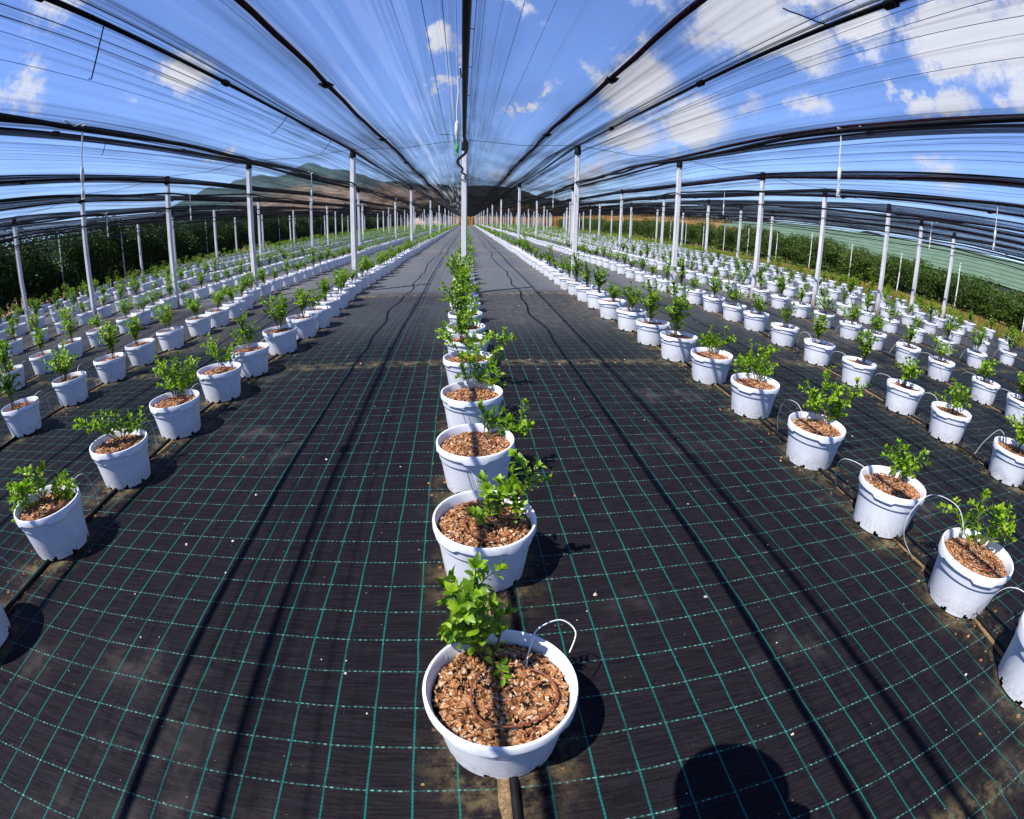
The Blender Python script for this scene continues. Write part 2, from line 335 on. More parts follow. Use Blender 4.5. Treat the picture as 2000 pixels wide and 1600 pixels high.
MAT = dict(
    mat=m_mat(), soil=m_soil('dry_soil', (.135, .095, .045), (.19, .14, .07), (.10, .07, .035)),
    land=m_soil('land_soil', (.11, .095, .04), (.07, .085, .02), (.14, .11, .045)), bark=m_bark(), pot=m_pot(), net=m_net(),
    leaf=m_leaf('berry_leaves', [(.060, .135, .006), (.15, .29, .010), (.27, .44, .016), (.42, .55, .028)]),
    hedgeleaf=m_leaf('orchard_leaves', [(.010, .026, .005), (.018, .042, .007), (.034, .066, .010), (.075, .105, .018)], .22, .5, spec=.15), hedgeleaf_sunlit=m_leaf('sunlit_orchard_leaves', [(.014, .034, .005), (.030, .064, .008), (.062, .105, .014), (.13, .17, .022)], .25, .5, spec=.15),  # second leaf set is a brighter copy: sunlight and sheen put into the colour
    farleaf=m_leaf('wood_leaves', [(.010, .022, .008), (.022, .042, .012), (.034, .055, .016)], .2, .6),
    grass=m_leaf('yellow_grass', [(.12, .15, .018), (.24, .22, .03), (.40, .26, .06), (.17, .20, .022)], .3, .6, False),
    reed=m_leaf('dry_reed', [(.38, .20, .055), (.56, .33, .10), (.66, .44, .17), (.44, .27, .08)], .3, .7, False),
    stem=simple('woody_stem', (.13, .085, .045), .8, .2, var=.5, vscale=60), stemg=simple('green_stem', (.16, .22, .05), .6, .3, var=.3, vscale=40),
    ring=simple('brown_dripper', (.20, .055, .022), .45, .45, var=.3, vscale=30), tube=simple('white_microtube', (.62, .63, .66), .35, .5, var=.1),
    pipe=simple('black_pipe', (.009, .009, .010), .55, .16, var=.5, vscale=14), cable=simple('black_strap', (.005, .005, .006), .75, .06, var=.5, vscale=20),
    seam=simple('maroon_tape', (.030, .008, .018), .7, .08, var=.6, vscale=24), clip=simple('black_clip', (.005, .005, .006), .6, .15, var=.3),
    post=m_post(),
    trunk=simple('bark_trunk', (.09, .07, .05), .9, .2, var=.5, vscale=12, bump=.5),
    hail=simple('pale_green_net', (.075, .12, .075), .8, .2, var=.18, vscale=1.2),
    weight=simple('white_sprinkler_plastic', (.70, .72, .70), .4, .5, var=.08), nozzle=simple('green_nozzle', (.12, .42, .20), .4, .5),
)
def m_hill():
    m, t = mat('hill_cover'); pos = t.n('ShaderNodeNewGeometry').outputs['Position']; sp = t.n('ShaderNodeSeparateXYZ', {0: pos})
    n1 = t.noise(pos, .012, 7., .65).outputs[0]; n2 = t.noise(pos, .09, 6., .75).outputs[0]; n3 = t.noise(pos, .004, 4.).outputs[0]
    az = t.m('ARCTAN2', sp.outputs[0], sp.outputs[1])
    wood = t.mix(t.mr(n2, .35, .65), (.030, .060, .062), (.075, .115, .105))  # teal and paleness of distant haze put into the colour
    dry = t.mix(t.mr(n2, .3, .7), (.19, .125, .085), (.44, .33, .24))
    hgt = t.m('ADD', sp.outputs[2], t.m('MULTIPLY', t.m('SUBTRACT', n1, .5), 130.))
    k = t.m('MULTIPLY', t.mr(hgt, 70., 42.), t.mr(t.m('ADD', az, t.m('MULTIPLY', t.m('SUBTRACT', n1, .5), .5)), -.47, -.30), clamp=True)
    k = t.m('MULTIPLY', k, t.mr(t.m('ADD', az, t.m('MULTIPLY', t.m('SUBTRACT', n1, .5), .25)), -.01, -.07)); wood = t.mix(t.mr(az, -.1, .02), wood, t.mix(n2, (.008, .012, .010), (.022, .026, .020)))
    t.n('ShaderNodeOutputMaterial', {0: t.n('ShaderNodeBsdfPrincipled', {'Base Color': t.mix(k, wood, dry), 'Roughness': .95, 'Specular IOR Level': .1,
        'Normal': t.n('ShaderNodeBump', {'Height': t.m('ADD', n1, t.m('MULTIPLY', n2, .5)), 'Strength': .6, 'Distance': 12.})})}); return m

# ------------------------------------------------------------------ the setting: land, woven cover, soil, hills
g = MB()
rr = [0, 60, 200, 600, 1100, 1500]; nseg = 48
vs = [(0, 60, -.05)] + [(r*math.cos(2*math.pi*j/nseg), 60+r*math.sin(2*math.pi*j/nseg), -.05) for r in rr[1:] for j in range(nseg)]
fs = [(0, 1+j, 1+(j+1) % nseg) for j in range(nseg)] + [(1+i*nseg+j, 1+(i+1)*nseg+j, 1+(i+1)*nseg+(j+1) % nseg, 1+i*nseg+(j+1) % nseg) for i in range(len(rr)-2) for j in range(nseg)]
g.add(vs, fs); tag(g.build('ground', MAT['land']), kind='structure')

def axis(a, b, f):
    out = [a]
    while out[-1] < b: out.append(min(b, out[-1]+f(out[-1])))
    return out
xs = axis(-12., 11.5, lambda x: .055 if abs(x) < 5.2 else .12)
ys = axis(-4., Y_END, lambda y: .06 if -1 < y < 8 else (.12 if y < 16 else .6))
RX = {k: {round(y, 3): rowx(k, y) for y in ys} for k in ROWS}
PY = {k: pot_ys(k) for k in ROWS}
g = MB(); dirt = []
for y in ys:
    near = [RX[k][round(y, 3)] for k in ROWS]
    sm = min(y % 3.34, 3.34 - (y % 3.34))
    for x in xs:
        xx = x + drift(y)
        d = min(abs(xx-q) for q in near); kk = min(ROWS, key=lambda k: abs(xx-RX[k][round(y, 3)])); dp = 9.
        if d < .4 and y < 16: dp = min(math.hypot(xx-rowx(kk, q), (y-q+.03)*.85) for q in PY[kk] if abs(q-y) < .5) if any(abs(q-y) < .5 for q in PY[kk]) else 9.
        fold = .012*math.exp(-(sm/.03)**2)
        g.v.append((xx*S, y*S, (hump(xx, y)+fold)*S))
        dirt.append(min(1., (.22*max(0., math.sin(xx*1.3+y*.6)*math.sin(y*.9-xx*.4)) if y > 4 else 0.) + .12*max(0., 1.1-d/.16)**1.5 + 1.1*max(0., 1.15-dp/.18)**1.5 + .6*math.exp(-(sm/(.035+.007*max(0, y)))**2)) if d < .5 or sm < .3 or y > 4 else 0.)
nx = len(xs)
for j in range(len(ys)-1):
    for i in range(nx-1):
        a = j*nx+i; g.f.append((a, a+1, a+nx+1, a+nx)); g.mi.append(0)
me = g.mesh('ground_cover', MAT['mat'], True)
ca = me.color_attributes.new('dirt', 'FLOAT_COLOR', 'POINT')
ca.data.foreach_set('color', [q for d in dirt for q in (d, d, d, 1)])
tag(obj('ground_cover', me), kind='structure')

rnd = random.Random(11)
for k in ROWS:                                             # bare soil in the slit of the cover under each row
    g = MB(); prev = None; y = -.6 if abs(k) < 2 else 1.2
    ph = rnd.random()*9
    while y < (56 if abs(k) < 4 else 36):
        x = rowx(k, y)
        wl = .006+.014*abs(math.sin(y*5.3+ph))*rnd.random()+.012*rnd.random(); wr = .006+.014*abs(math.sin(y*4.1+ph*2))*rnd.random()+.012*rnd.random()
        z = [(hump(x-wl, y)+.0022), hump(x, y)+.006, hump(x+wr, y)+.0022]
        cur = len(g.v); g.v += [((x-wl)*S, y*S, z[0]*S), (x*S, y*S, z[1]*S), ((x+wr)*S, y*S, z[2]*S)]
        if prev is not None:
            g.f += [(prev, prev+1, cur+1, cur), (prev+1, prev+2, cur+2, cur+1)]; g.mi += [0, 0]
        prev = cur; y += .03 if y < 8 else .15
    tag(g.build('soil_strip', MAT['soil']), kind='structure')

g = MB()                                                   # hills beyond the plain; those behind the lens added unseen to block low sky
PROF = [(-180, 2.6), (-140, 3.2), (-110, 2.4), (-75, 3.2), (-60, 3.0), (-50, 2.8), (-42, 3.0), (-35, 2.8), (-31, 4.2), (-28, 5.4), (-24.5, 6.1), (-21, 6.0), (-17.5, 6.5), (-14, 6.2), (-11.7, 5.6), (-8.5, 4.6),
        (-5, 4.0), (2, 3.6), (6, 3.0), (10, 2.2), (14, 1.7), (20, 1.5), (35, 1.9), (50, 2.4), (75, 2.6), (110, 2.2), (150, 2.8), (180, 2.6)]
def prof(a):
    for (p, e), (q, f) in zip(PROF, PROF[1:]):
        if p <= a <= q: u = (a-p)/(q-p); u = u*u*(3-2*u); return e+(f-e)*u
    return .6
from mathutils import noise as mn
na, nr = 560, 24
for i in range(na+1):
    a = -180+360*i/na
    for j in range(nr+1):
        u = j/nr; r = 420+u*900
        rise = math.sin(min(1., u/.72)*math.pi/2)**1.3 if u < .72 else 1-.5*((u-.72)/.28)
        hgt = math.tan(R(prof(a)))*1070*rise + (mn.fractal(Vector((a*.16, u*4., 3.)), 1., 2., 5)*20*rise if j else 0)
        g.v.append((r*math.sin(R(a)), r*math.cos(R(a)), hgt - (2 if j == 0 else 0)))
for i in range(na):
    for j in range(nr):
        a = i*(nr+1)+j; g.f.append((a, a+nr+1, a+nr+2, a+1)); g.mi.append(0)
tag(g.build('hills', m_hill(), smooth=True), kind='structure')

hz = MB().box((0, 0, 120), (3100, 3100, 244)); hm, ht = mat('haze_air')
ht.n('ShaderNodeOutputMaterial').location = (0, 0)
HAZE = .00007
ho = [n for n in hm.node_tree.nodes if n.type == 'OUTPUT_MATERIAL'][0]
ht.t.links.new(ht.n('ShaderNodeVolumePrincipled', {'Color': (.62, .74, .95), 'Density': HAZE, 'Anisotropy': .2}).outputs[0], ho.inputs['Volume'])
tag(hz.build('haze', hm), kind='stuff')
# ------------------------------------------------------------------ posts, cables, pipes, nets
LINES = [6.95+7.7*i for i in range(13)]
GAP = {}                                                    # (row, line) -> the gap between two pots where the post stands
POTS = {k: pot_ys(k) for k in ROWS}
for k in ROWS:
    for L in LINES:
        i = min(range(len(POTS[k])-1), key=lambda i: abs((POTS[k][i]+POTS[k][i+1])/2-L))
        GAP[k, L] = (POTS[k][i]+POTS[k][i+1])/2

def make_post(h, seed):
    r = random.Random(seed); b = MB(); wd = .098; n = 9; vs = []
    for i in range(n):
        z = -.05+(h-.10)*i/(n-1); s = wd*.5*(1-.12*i/(n-1)); c = s*.22; ox, oy = r.uniform(-.003, .003), r.uniform(-.003, .003)
        vs += [(x+ox, y+oy, z) for x, y in ((s, -s+c), (s, s-c), (s-c, s), (-s+c, s), (-s, s-c), (-s, -s+c), (-s+c, -s), (s-c, -s))]
    b.add(vs, [(i*8+j, i*8+(j+1) % 8, i*8+8+(j+1) % 8, i*8+8+j) for i in range(n-1) for j in range(8)] + [tuple(range(7, -1, -1)), tuple(range((n-1)*8, n*8))])
    shaft = b.mesh('shaft', MAT['post'])
    c = MB().lathe([(.0, h+.035), (.042, h+.035), (.058, h+.015), (.06, h-.09), (.064, h-.10), (.064, h-.135), (.055, h-.14)], 14).mesh('cap', MAT['clip'])
    autosmooth(c, 50)
    k = MB().tube([(.06*math.cos(a), .06*math.sin(a), PIPEZ*S-.02) for a in [j*math.pi/6 for j in range(13)]], .006, 6)
    return shaft, c, k.mesh('pipe_clamp', MAT['clip'])
PM = [make_post(TOPZ*S, i) for i in range(3)]
for k in ROWS:
    nth = 0
    for li, L in enumerate(LINES):
        y = GAP[k, L]; x = rowx(k, y) if li else rowx(k, y)
        nth += 1
        h = {(-5, 0): .985, (7, 0): .96, (6, 0): .98}.get((k, li), 1.)
        o = thing('net_post', (x*S, y*S, (hump(x, y))*S),
                  f"white post with black cap, {ordinal(nth)} from the front, {rowname(k)}", 'post', 'white posts holding up the shade net')
        for me, nm in zip(PM[(k+li) % 3], ('shaft', 'cap', 'pipe_clamp')):
            p = obj(nm, me, o)
        o.scale = (1, 1, h); o.rotation_euler = (rnd.uniform(-.006, .006), rnd.uniform(-.006, .006), rnd.uniform(-.2, .2))
        if (k, li) == (-5, 0): o.rotation_euler[1] = -.02

def ylist(a, b, near=.25, far=2.):
    out = [a]
    while out[-1] < b: out.append(min(b, out[-1] + (near if out[-1] < 9 else (1. if out[-1] < 30 else far))))
    return out
def between(y, ys):
    """0 at a post line, 1 midway between two"""
    a = [6.95+7.7*i for i in range(-8, 16)]
    for p, q in zip(a, a[1:]):
        if p <= y <= q: u = (y-p)/(q-p); return 4*u*(1-u), u
    return 0., 0.
YS = [-45., -30., -20., -14., -10., -7.5] + ylist(-5.5, Y_END)  # carried on unseen behind the lens, to block low sky light
def topz(k, y):
    s, u = between(y, None); return TOPZ - .035*s
def midz(k, y):
    s, u = between(y, None); return MIDZ - .02*s + .012*math.sin(y*1.7+k*2)
CAB = list(range(-8, 10))
for k in CAB:                                              # a black strap over every row, from post cap to post cap
    b = MB(); r = .016 if k == 0 else .013
    b.tube([(cablex(k, y)*S, y*S, (topz(k, y)+.012)*S) for y in YS], r, 8)
    side = rowname(k) if k in ROWS else (f"edge strip right of the last row, {'inner' if k == 8 else 'outer'} of two" if k > 0 else 'edge strip left of the last row')
    o = tag(b.build('ridge_cable', MAT['cable'], smooth=True), f"black ridge cable above the {side}", 'cable', 'ridge cables of the shade net')
    if k in (-1, 0, 1, 2, -2):                             # wrapped joints and loose tie strings
        for y0 in ((1.35, 3.1, 5.2) if k else (1.9, 2.6, 3.3, 4.1, 5.0, 6.0)):
            c = MB(); x, z = cablex(k, y0)*S, (topz(k, y0)+.012)*S
            c.lathe([(.0, -.0)]+[(.03 if k else .024, q) for q in (0., .08)]+[(.0, .08)], 9)
            c.v = [(x+p[0], y0*S+p[2], z-.004+p[1]) for p in c.v]
            if k == 0: c.tube([(x, y0*S, z), (x+.05, y0*S, z-.012)], .004, 5)
            c.build('joint_wrap', MAT['clip'], o)
for k, y0, dx, dy, dz in ((-1, 1.82, -.09, .03, -.31), (-1, 4.4, -.20, .05, -.18), (1, 1.75, -.39, -.06, -.05), (-2, 3.8, -.11, .05, -.15), (-1, 6.0, -.18, .1, -.18), (0, 6.2, -.39, .0, .03)):
    b = MB(); x, z = cablex(k, y0)*S, topz(k, y0)*S
    b.tube([(x, y0*S, z), (x+dx*.35, y0*S+dy*.3, z+dz*.45), (x+dx*.75, y0*S+dy*.8, z+dz*.8), (x+dx, y0*S+dy, z+dz), (x+dx-.03, y0*S+dy+.01, z+dz+.012)], .0045, 6)
    tag(b.build('tie_string', MAT['cable']), f"loose black string, {'nearest' if y0 < 3 else 'middle' if y0 < 6 else 'farthest'} on the cable over the {rowname(k)}" if k != 0 else
        "loose black tie string by the middle post cap", 'string')
for k in CAB[:-1]:                                         # valley seams: the edges of two nets buttoned together between the rows
    b = MB(); n = 10
    pts = []
    for y in YS:
        x = (cablex(k, y)+cablex(k+1, y))/2
        pts.append((x*S, y*S, midz(k, y)*S))
    vs = []
    for i, (x, y, z) in enumerate(pts):
        f = .006*math.sin(i*1.9+k)
        vs += [(x-.015+f, y, z+.010), (x-.007+f, y, z-.016), (x+.007+f, y, z-.018), (x+.015+f, y, z+.010), (x+f, y, z+.014)]
    m = len(pts); b.add(vs, [(i*5+j, i*5+(j+1) % 5, i*5+5+(j+1) % 5, i*5+5+j) for i in range(m-1) for j in range(5)])
    loc = ('just right of the middle row' if k == 0 else 'just left of the middle row' if k == -1 else
           f"beyond the last row right of the middle, {'inner' if k == 7 else 'outer'} of two" if k > 6 else 'beyond the last row left of the middle' if k < -7 else
           f"between the {ORD[k-1]} and {ORD[k]} rows right of the middle" if k > 0 else f"between the {ORD[-k-2]} and {ORD[-k-1]} rows left of the middle")
    o = tag(b.build('net_seam', MAT['seam'], smooth=True), f"dark maroon net seam {loc}", 'net seam', 'seams joining the shade nets')
    pm = MB().box((0, 0, 0), (.085, .10, .014)).box((0, 0, -.014), (.04, .06, .02)).mesh('seam_clip', MAT['clip'])
    y = .55+.3*((k*7) % 5)/5
    while y < 40:
        x = (cablex(k, y)+cablex(k+1, y))/2
        q = obj('seam_clip', pm, o, (x*S, y*S, midz(k, y)*S-.012)); q.rotation_euler = (0, 0, rnd.uniform(-.3, .3))
        y += 2.1 if k in (-1, 0) else 2.6
for k in ROWS:                                             # overhead water pipe slung from post to post
    b = MB(); r = random.Random(50+k); pts = []
    for y in ylist(-5.5, 85, .16, 1.2):
        s, u = between(y, None)
        wob = 0 if y < 3.2 else .020*math.sin(y*2.3+k)+.02*math.sin(y*5.1+2*k)+.026*math.sin(y*.9)
        pts.append(((cablex(k, y)+(.035 if k else -.002)+wob)*S, y*S, (PIPEZ-.045*s+.008*math.sin(y*3.3+k))*S))
    b.tube(pts, .0155, 8)
    o = tag(b.build('overhead_pipe', MAT['pipe'], smooth=True), f"black overhead water pipe above the pots of the {rowname(k)}", 'pipe', 'overhead water pipes')
SPR = [(-1, 1.68, 1.0), (1, 1.76, 1.0), (2, 1.86, 1.), (0, 1.9, .9), (-1, 5.05, .8), (2, 5.69, .8), (3, 3.55, .9), (-2, 5.29, .8), (0, 9.6, .9), (1, 8.9, .9), (-1, 11.4, .9), (3, 9.0, .9), (-3, 5.5, .9)]
seen = {}
for k, y, sc in SPR:
    seen[k] = seen.get(k, 0)+1
    x = cablex(k, y)+(.035 if k else -.006); z = PIPEZ-.03
    s, u = between(y, None); z = (PIPEZ-.045*s)*S
    o = thing('hanging_sprinkler', ((x)*S - (.03 if k == 0 else 0), y*S, z), f"white hanging sprinkler, {ordinal(seen[k])} along the overhead pipe of the {rowname(k)}", 'sprinkler', 'sprinklers hanging from the overhead pipes')
    ln = .24
    MB().tube([(0, 0, .015), (.004, 0, -.06), (-.003, 0, -.16), (0, 0, -ln)], .0042, 6).build('tube', MAT['tube'], o)
    MB().tube([(0.01, -.16, .022), (.015, -.08, -.005), (.02, 0, .02), (.0, .03, .03), (0, 0, .0)], .0042, 6).build('feed_loop', MAT['tube'], o)
    b = MB().lathe([(.0, -ln+.02), (.008, -ln+.02), (.0115, -ln), (.012, -ln-.045), (.007, -ln-.06), (.006, -ln-.072)], 12); w_ = b.build('weight', MAT['weight'], o); autosmooth(w_.data)
    b = MB().tube([(0, 0, -ln-.07), (0, 0, -ln-.11)], .005, 6).lathe([(.0, -ln-.1), (.008, -ln-.105), (.009, -ln-.125), (.004, -ln-.145), (.0, -ln-.145)], 10)
    b.box((.011, 0, -ln-.125), (.003, .005, .05)).box((-.011, 0, -ln-.125), (.003, .005, .05)).box((0, 0, -ln-.153), (.024, .01, .006))
    b.build('nozzle', MAT['nozzle'] if k == 0 else MAT['weight'], o)
for i, L in enumerate(LINES[:6]):                          # cross wires over the post caps
    b = MB(); pts = []
    ks = list(range(-7, 8))
    for k in ks:
        y = GAP[k, L]; pts.append((rowx(k, y)*S, y*S, TOPZ*S+.03))
        if k < 7: pts.append(((rowx(k, y)+rowx(k+1, GAP[k+1, L]))/2*S, (y+GAP[k+1, L])/2*S, (TOPZ-.035)*S))
    b.tube(pts, .0045, 5)
    tag(b.build('cross_wire', MAT['cable']), f"thin black wire running crosswise over the {ordinal(i+1)} line of posts from the front", 'wire', 'cross wires over the post lines')

# shade nets: each hangs over one ridge cable, from valley seam to valley seam
for k in CAB[1:-1]:
    nr_ = random.Random(300+k); g = MB(); fold = []; pale = []; uvs = []
    near = abs(k) <= 2
    US = []
    half = 64 if near else 34
    for i in range(-half, half+1):
        u = i/half; US.append(math.copysign(abs(u)**1.0, u))
    phs = [nr_.uniform(0, 6.28) for _ in range(6)]
    yn = [-45., -32., -22., -15., -11., -8.] + ylist(-5.5, Y_END, .22 if near else .5, 2.)  # nets also run on unseen behind the lens, shutting out low sky
    for y in yn:
        xc = cablex(k, y); xl = (cablex(k-1, y)+xc)/2; xr = (xc+cablex(k+1, y))/2
        zt = topz(k, y); zl = midz(k-1, y); zr = midz(k, y); s, pu = between(y, None)
        for u in US:
            a = abs(u); xe, ze = (xr, zr) if u >= 0 else (xl, zl)
            x = xc+(xe-xc)*a; z = zt+(ze-zt)*a - .05*math.sin(math.pi*a)*(.55+.45*s)
            wv = .0
            f1 = math.exp(-a/.16)
            pl = math.sin(u*70+phs[0]+1.6*math.sin(y*.33+phs[1])+.5*math.sin(y*1.3))
            pl2 = math.sin(u*33+phs[2]+1.2*math.sin(y*.5+phs[3]))
            pl3 = math.sin(u*11+phs[4]+y*.4)
            wv = .0055*pl*(f1*1.8+.18) + .008*pl2*(f1*1.2+.35) + .012*pl3
            e1 = math.exp(-(1-a)/(.05 if near else .10))
            wv *= (.45 if k == 0 else 1.)*(1-e1*.8) * min(1., a*30)
            g.v.append((x*S, y*S, (z+wv)*S)); uvs.append((x*S-xc*S+k*3.1, y*S))
            fold.append(min(1., {0: .25, 1: .75, -1: .75}.get(k, .9)*math.exp(-a/(.15 if near else .24))*(.6+.4*pl2) + .7*e1))
            pale.append((.5 if u < 0 else 0.) if k == 0 else (.3 if k == -1 and u > .1 else 0.))  # painted sun glints, only left of the middle cable
    n_ = len(US)
    for j in range(len(yn)-1):
        for i in range(n_-1):
            a = j*n_+i; g.f.append((a, a+1, a+n_+1, a+n_)); g.mi.append(0)
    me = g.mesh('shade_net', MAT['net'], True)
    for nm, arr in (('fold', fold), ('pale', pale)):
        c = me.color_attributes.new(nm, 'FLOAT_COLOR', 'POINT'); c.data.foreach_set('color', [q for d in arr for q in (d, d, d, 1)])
    uvl = me.uv_layers.new(name='net'); li = [0]*len(me.loops); me.loops.foreach_get('vertex_index', li)
    uvl.data.foreach_set('uv', [c for i in li for c in uvs[i]])
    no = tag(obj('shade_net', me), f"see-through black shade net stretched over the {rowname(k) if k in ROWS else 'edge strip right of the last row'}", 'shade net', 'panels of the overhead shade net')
    if abs(k) <= 4:                                        # hems and drawn threads that run along the net
        for u in ((-.06, -.13, -.24, -.37, .05, .11, .19, .30, .44) if near else (-.1, -.22, .1, .25)):
            pts = []; ph = nr_.uniform(0, 6.28); wob = nr_.uniform(.006, .026)
            for y in yn:
                if y < -5 or y > 30: continue
                xc = cablex(k, y); s, pu = between(y, None); uu = u+wob*math.sin(y*.7+ph)+.4*wob*math.sin(y*1.9+ph); a = abs(uu)
                xe, ze = ((xc+cablex(k+1, y))/2, midz(k, y)) if u >= 0 else ((cablex(k-1, y)+xc)/2, midz(k-1, y)); zt = topz(k, y)
                pts.append(((xc+(xe-xc)*a)*S, y*S, (zt+(ze-zt)*a-.05*math.sin(math.pi*a)*(.55+.45*s)-.006)*S))
            MB().tube(pts, nr_.choice((.0012, .0018, .0026)), 4).build('hem_cord', MAT['cable'], no)
# ------------------------------------------------------------------ potted blueberry bushes
def make_pot():
    n = 64; b = MB(); Rr, H = POT_R*S, POT_H*S; rb = .80*Rr
    def rad(z): return rb + (Rr*.955-rb)*(z/H)
    q_ = H/.276; zs = [0., .013*q_, .025*q_, .10*q_, .190*q_, .192*q_, .232*q_]
    rings = [[(rad(z) + (.0055 if z > .191*q_ else 0.), z) for _ in range(n)] for z in zs]
    tab = lambda j: (j+3) % 16 < 6
    rings.append([(Rr*.99, .239*q_-(.012 if tab(j) else 0)) for j in range(n)])
    rings.append([(Rr*1.0, .242*q_-(.012 if tab(j) else 0)) for j in range(n)])
    rings += [[(Rr, H-.006)]*n, [(Rr*.985, H)]*n, [(Rr*.955, H)]*n, [(Rr*.93, H-.010)]*n, [(Rr*.90, H-.06)]*n, [(Rr*.86, H-.10)]*n]
    for ring in rings: b.v += [(r*math.cos(2*math.pi*j/n), r*math.sin(2*math.pi*j/n), z) for j, (r, z) in enumerate(ring)]
    for i in range(len(rings)-1):
        for j in range(n):
            if i == 0 and (j % 8 in (0, 1)): continue
            if i == 1 and (j % 16 in (0, 9)): continue
            b.f.append((i*n+j, i*n+(j+1) % n, (i+1)*n+(j+1) % n, (i+1)*n+j)); b.mi.append(0)
    me = b.mesh('pot', MAT['pot']); autosmooth(me, 35); return me
POTM = make_pot()
def make_mulch(seed, chips):
    r = random.Random(seed); b = MB(); rm = POT_R*S*.905; zc = POT_H*S-.048; n = 40; nr_ = 9
    b.v.append((0, 0, zc+.008))
    for i in range(1, nr_+1):
        for j in range(n):
            q = rm*i/nr_; a = 2*math.pi*j/n
            b.v.append((q*math.cos(a), q*math.sin(a), zc + (.008*(1-(i/nr_)**2) + r.uniform(-.006, .006) if i < nr_ else -.004)))
    b.f += [(0, 1+j, 1+(j+1) % n) for j in range(n)] + [(1+i*n+j, 1+(i+1)*n+j, 1+(i+1)*n+(j+1) % n, 1+i*n+(j+1) % n) for i in range(nr_-1) for j in range(n)]
    b.mi += [1]*len(b.f)  # bed is near black: shade between the chips put into its colour
    b.lathe([(POT_R*S*.74, .004), (POT_R*S*.84, zc-.02)], 24, 1)
    for _ in range(chips):
        q = rm*.985*math.sqrt(r.random()); a = r.uniform(0, 6.283); l = r.choice((.006, .009, .013, .019, .027, .040))*r.uniform(.7, 1.2); wd = l*r.uniform(.25, .6); th = r.uniform(.002, .006)
        q = min(q, rm-l*.5)
        e = Matrix.Rotation(r.uniform(0, 6.3), 3, 'Z') @ Matrix.Rotation(r.uniform(-.5, .5), 3, 'Y') @ Matrix.Rotation(r.uniform(-.5, .5), 3, 'X')
        c = Vector((q*math.cos(a), q*math.sin(a), zc+.005*(1-(q/rm)**2)+r.uniform(.000, .009)))
        p = [Vector((-l/2, -wd*.3, 0)), Vector((-l*.1, -wd/2, th)), Vector((l/2, -wd*.2, 0)), Vector((l*.42, wd*.4, th*.4)), Vector((-l*.2, wd/2, th*.9)), Vector((-l*.5, wd*.2, -th*.4))]
        vs = [c+e @ x for x in p]; vs += [v - Vector((0, 0, .004)) for v in vs]
        b.add(vs, [(0, 1, 4, 5), (1, 2, 3, 4)] + [(i, i+6, (i+1) % 6+6, (i+1) % 6) for i in range(6)])
    return b.mesh('bark_mulch', [MAT['bark'], MAT['rootball_gaps']])
MAT['rootball_gaps'] = simple('rootball_and_gap_shade', (.008, .006, .005), .95, .1, var=.5, vscale=40)
MULCH = [make_mulch(21+i, 1600) for i in range(4)]

def leaf(b, base, d, up, L, W, r):
    d = d.normalized(); s = d.cross(up)
    s = s.normalized() if s.length > 1e-4 else d.orthogonal().normalized()
    nrm = s.cross(d)
    droop = r.uniform(.05, .28)*L; cup = r.uniform(.04, .16)*W
    def P(t, w): return base + d*(t*L) + s*w + nrm*(cup*abs(w)/(W*.5+1e-6) - droop*t*t + .06*L*math.sin(t*3.1))
    w1, w2, w3 = W*.42, W*.5, W*.30
    vs = [P(0, 0), P(.25, 0), P(.55, 0), P(.82, 0), P(1., 0), P(.25, -w1), P(.55, -w2), P(.82, -w3), P(.25, w1), P(.55, w2), P(.82, w3)]
    b.add(vs, [(0, 1, 5), (0, 8, 1), (1, 2, 6, 5), (1, 8, 9, 2), (2, 3, 7, 6), (2, 9, 10, 3), (3, 4, 7), (3, 10, 4)])
def bez(pts, n):
    """smooth polyline through two or more points"""
    pts = [Vector(p) for p in pts]
    if len(pts) == 2:
        m = (pts[0]+pts[1])/2; m.z += (pts[1]-pts[0]).length*.08; pts = [pts[0], m, pts[1]]
    out = []
    for i in range(len(pts)-1):
        p0, p1, p2, p3 = pts[max(i-1, 0)], pts[i], pts[i+1], pts[min(i+2, len(pts)-1)]
        for j in range(n):
            t = j/n; out.append(.5*((2*p1)+(p2-p0)*t+(2*p0-5*p1+4*p2-p3)*t*t+(3*p1-p0-3*p2+p3)*t**3))
    return out+[pts[-1]]
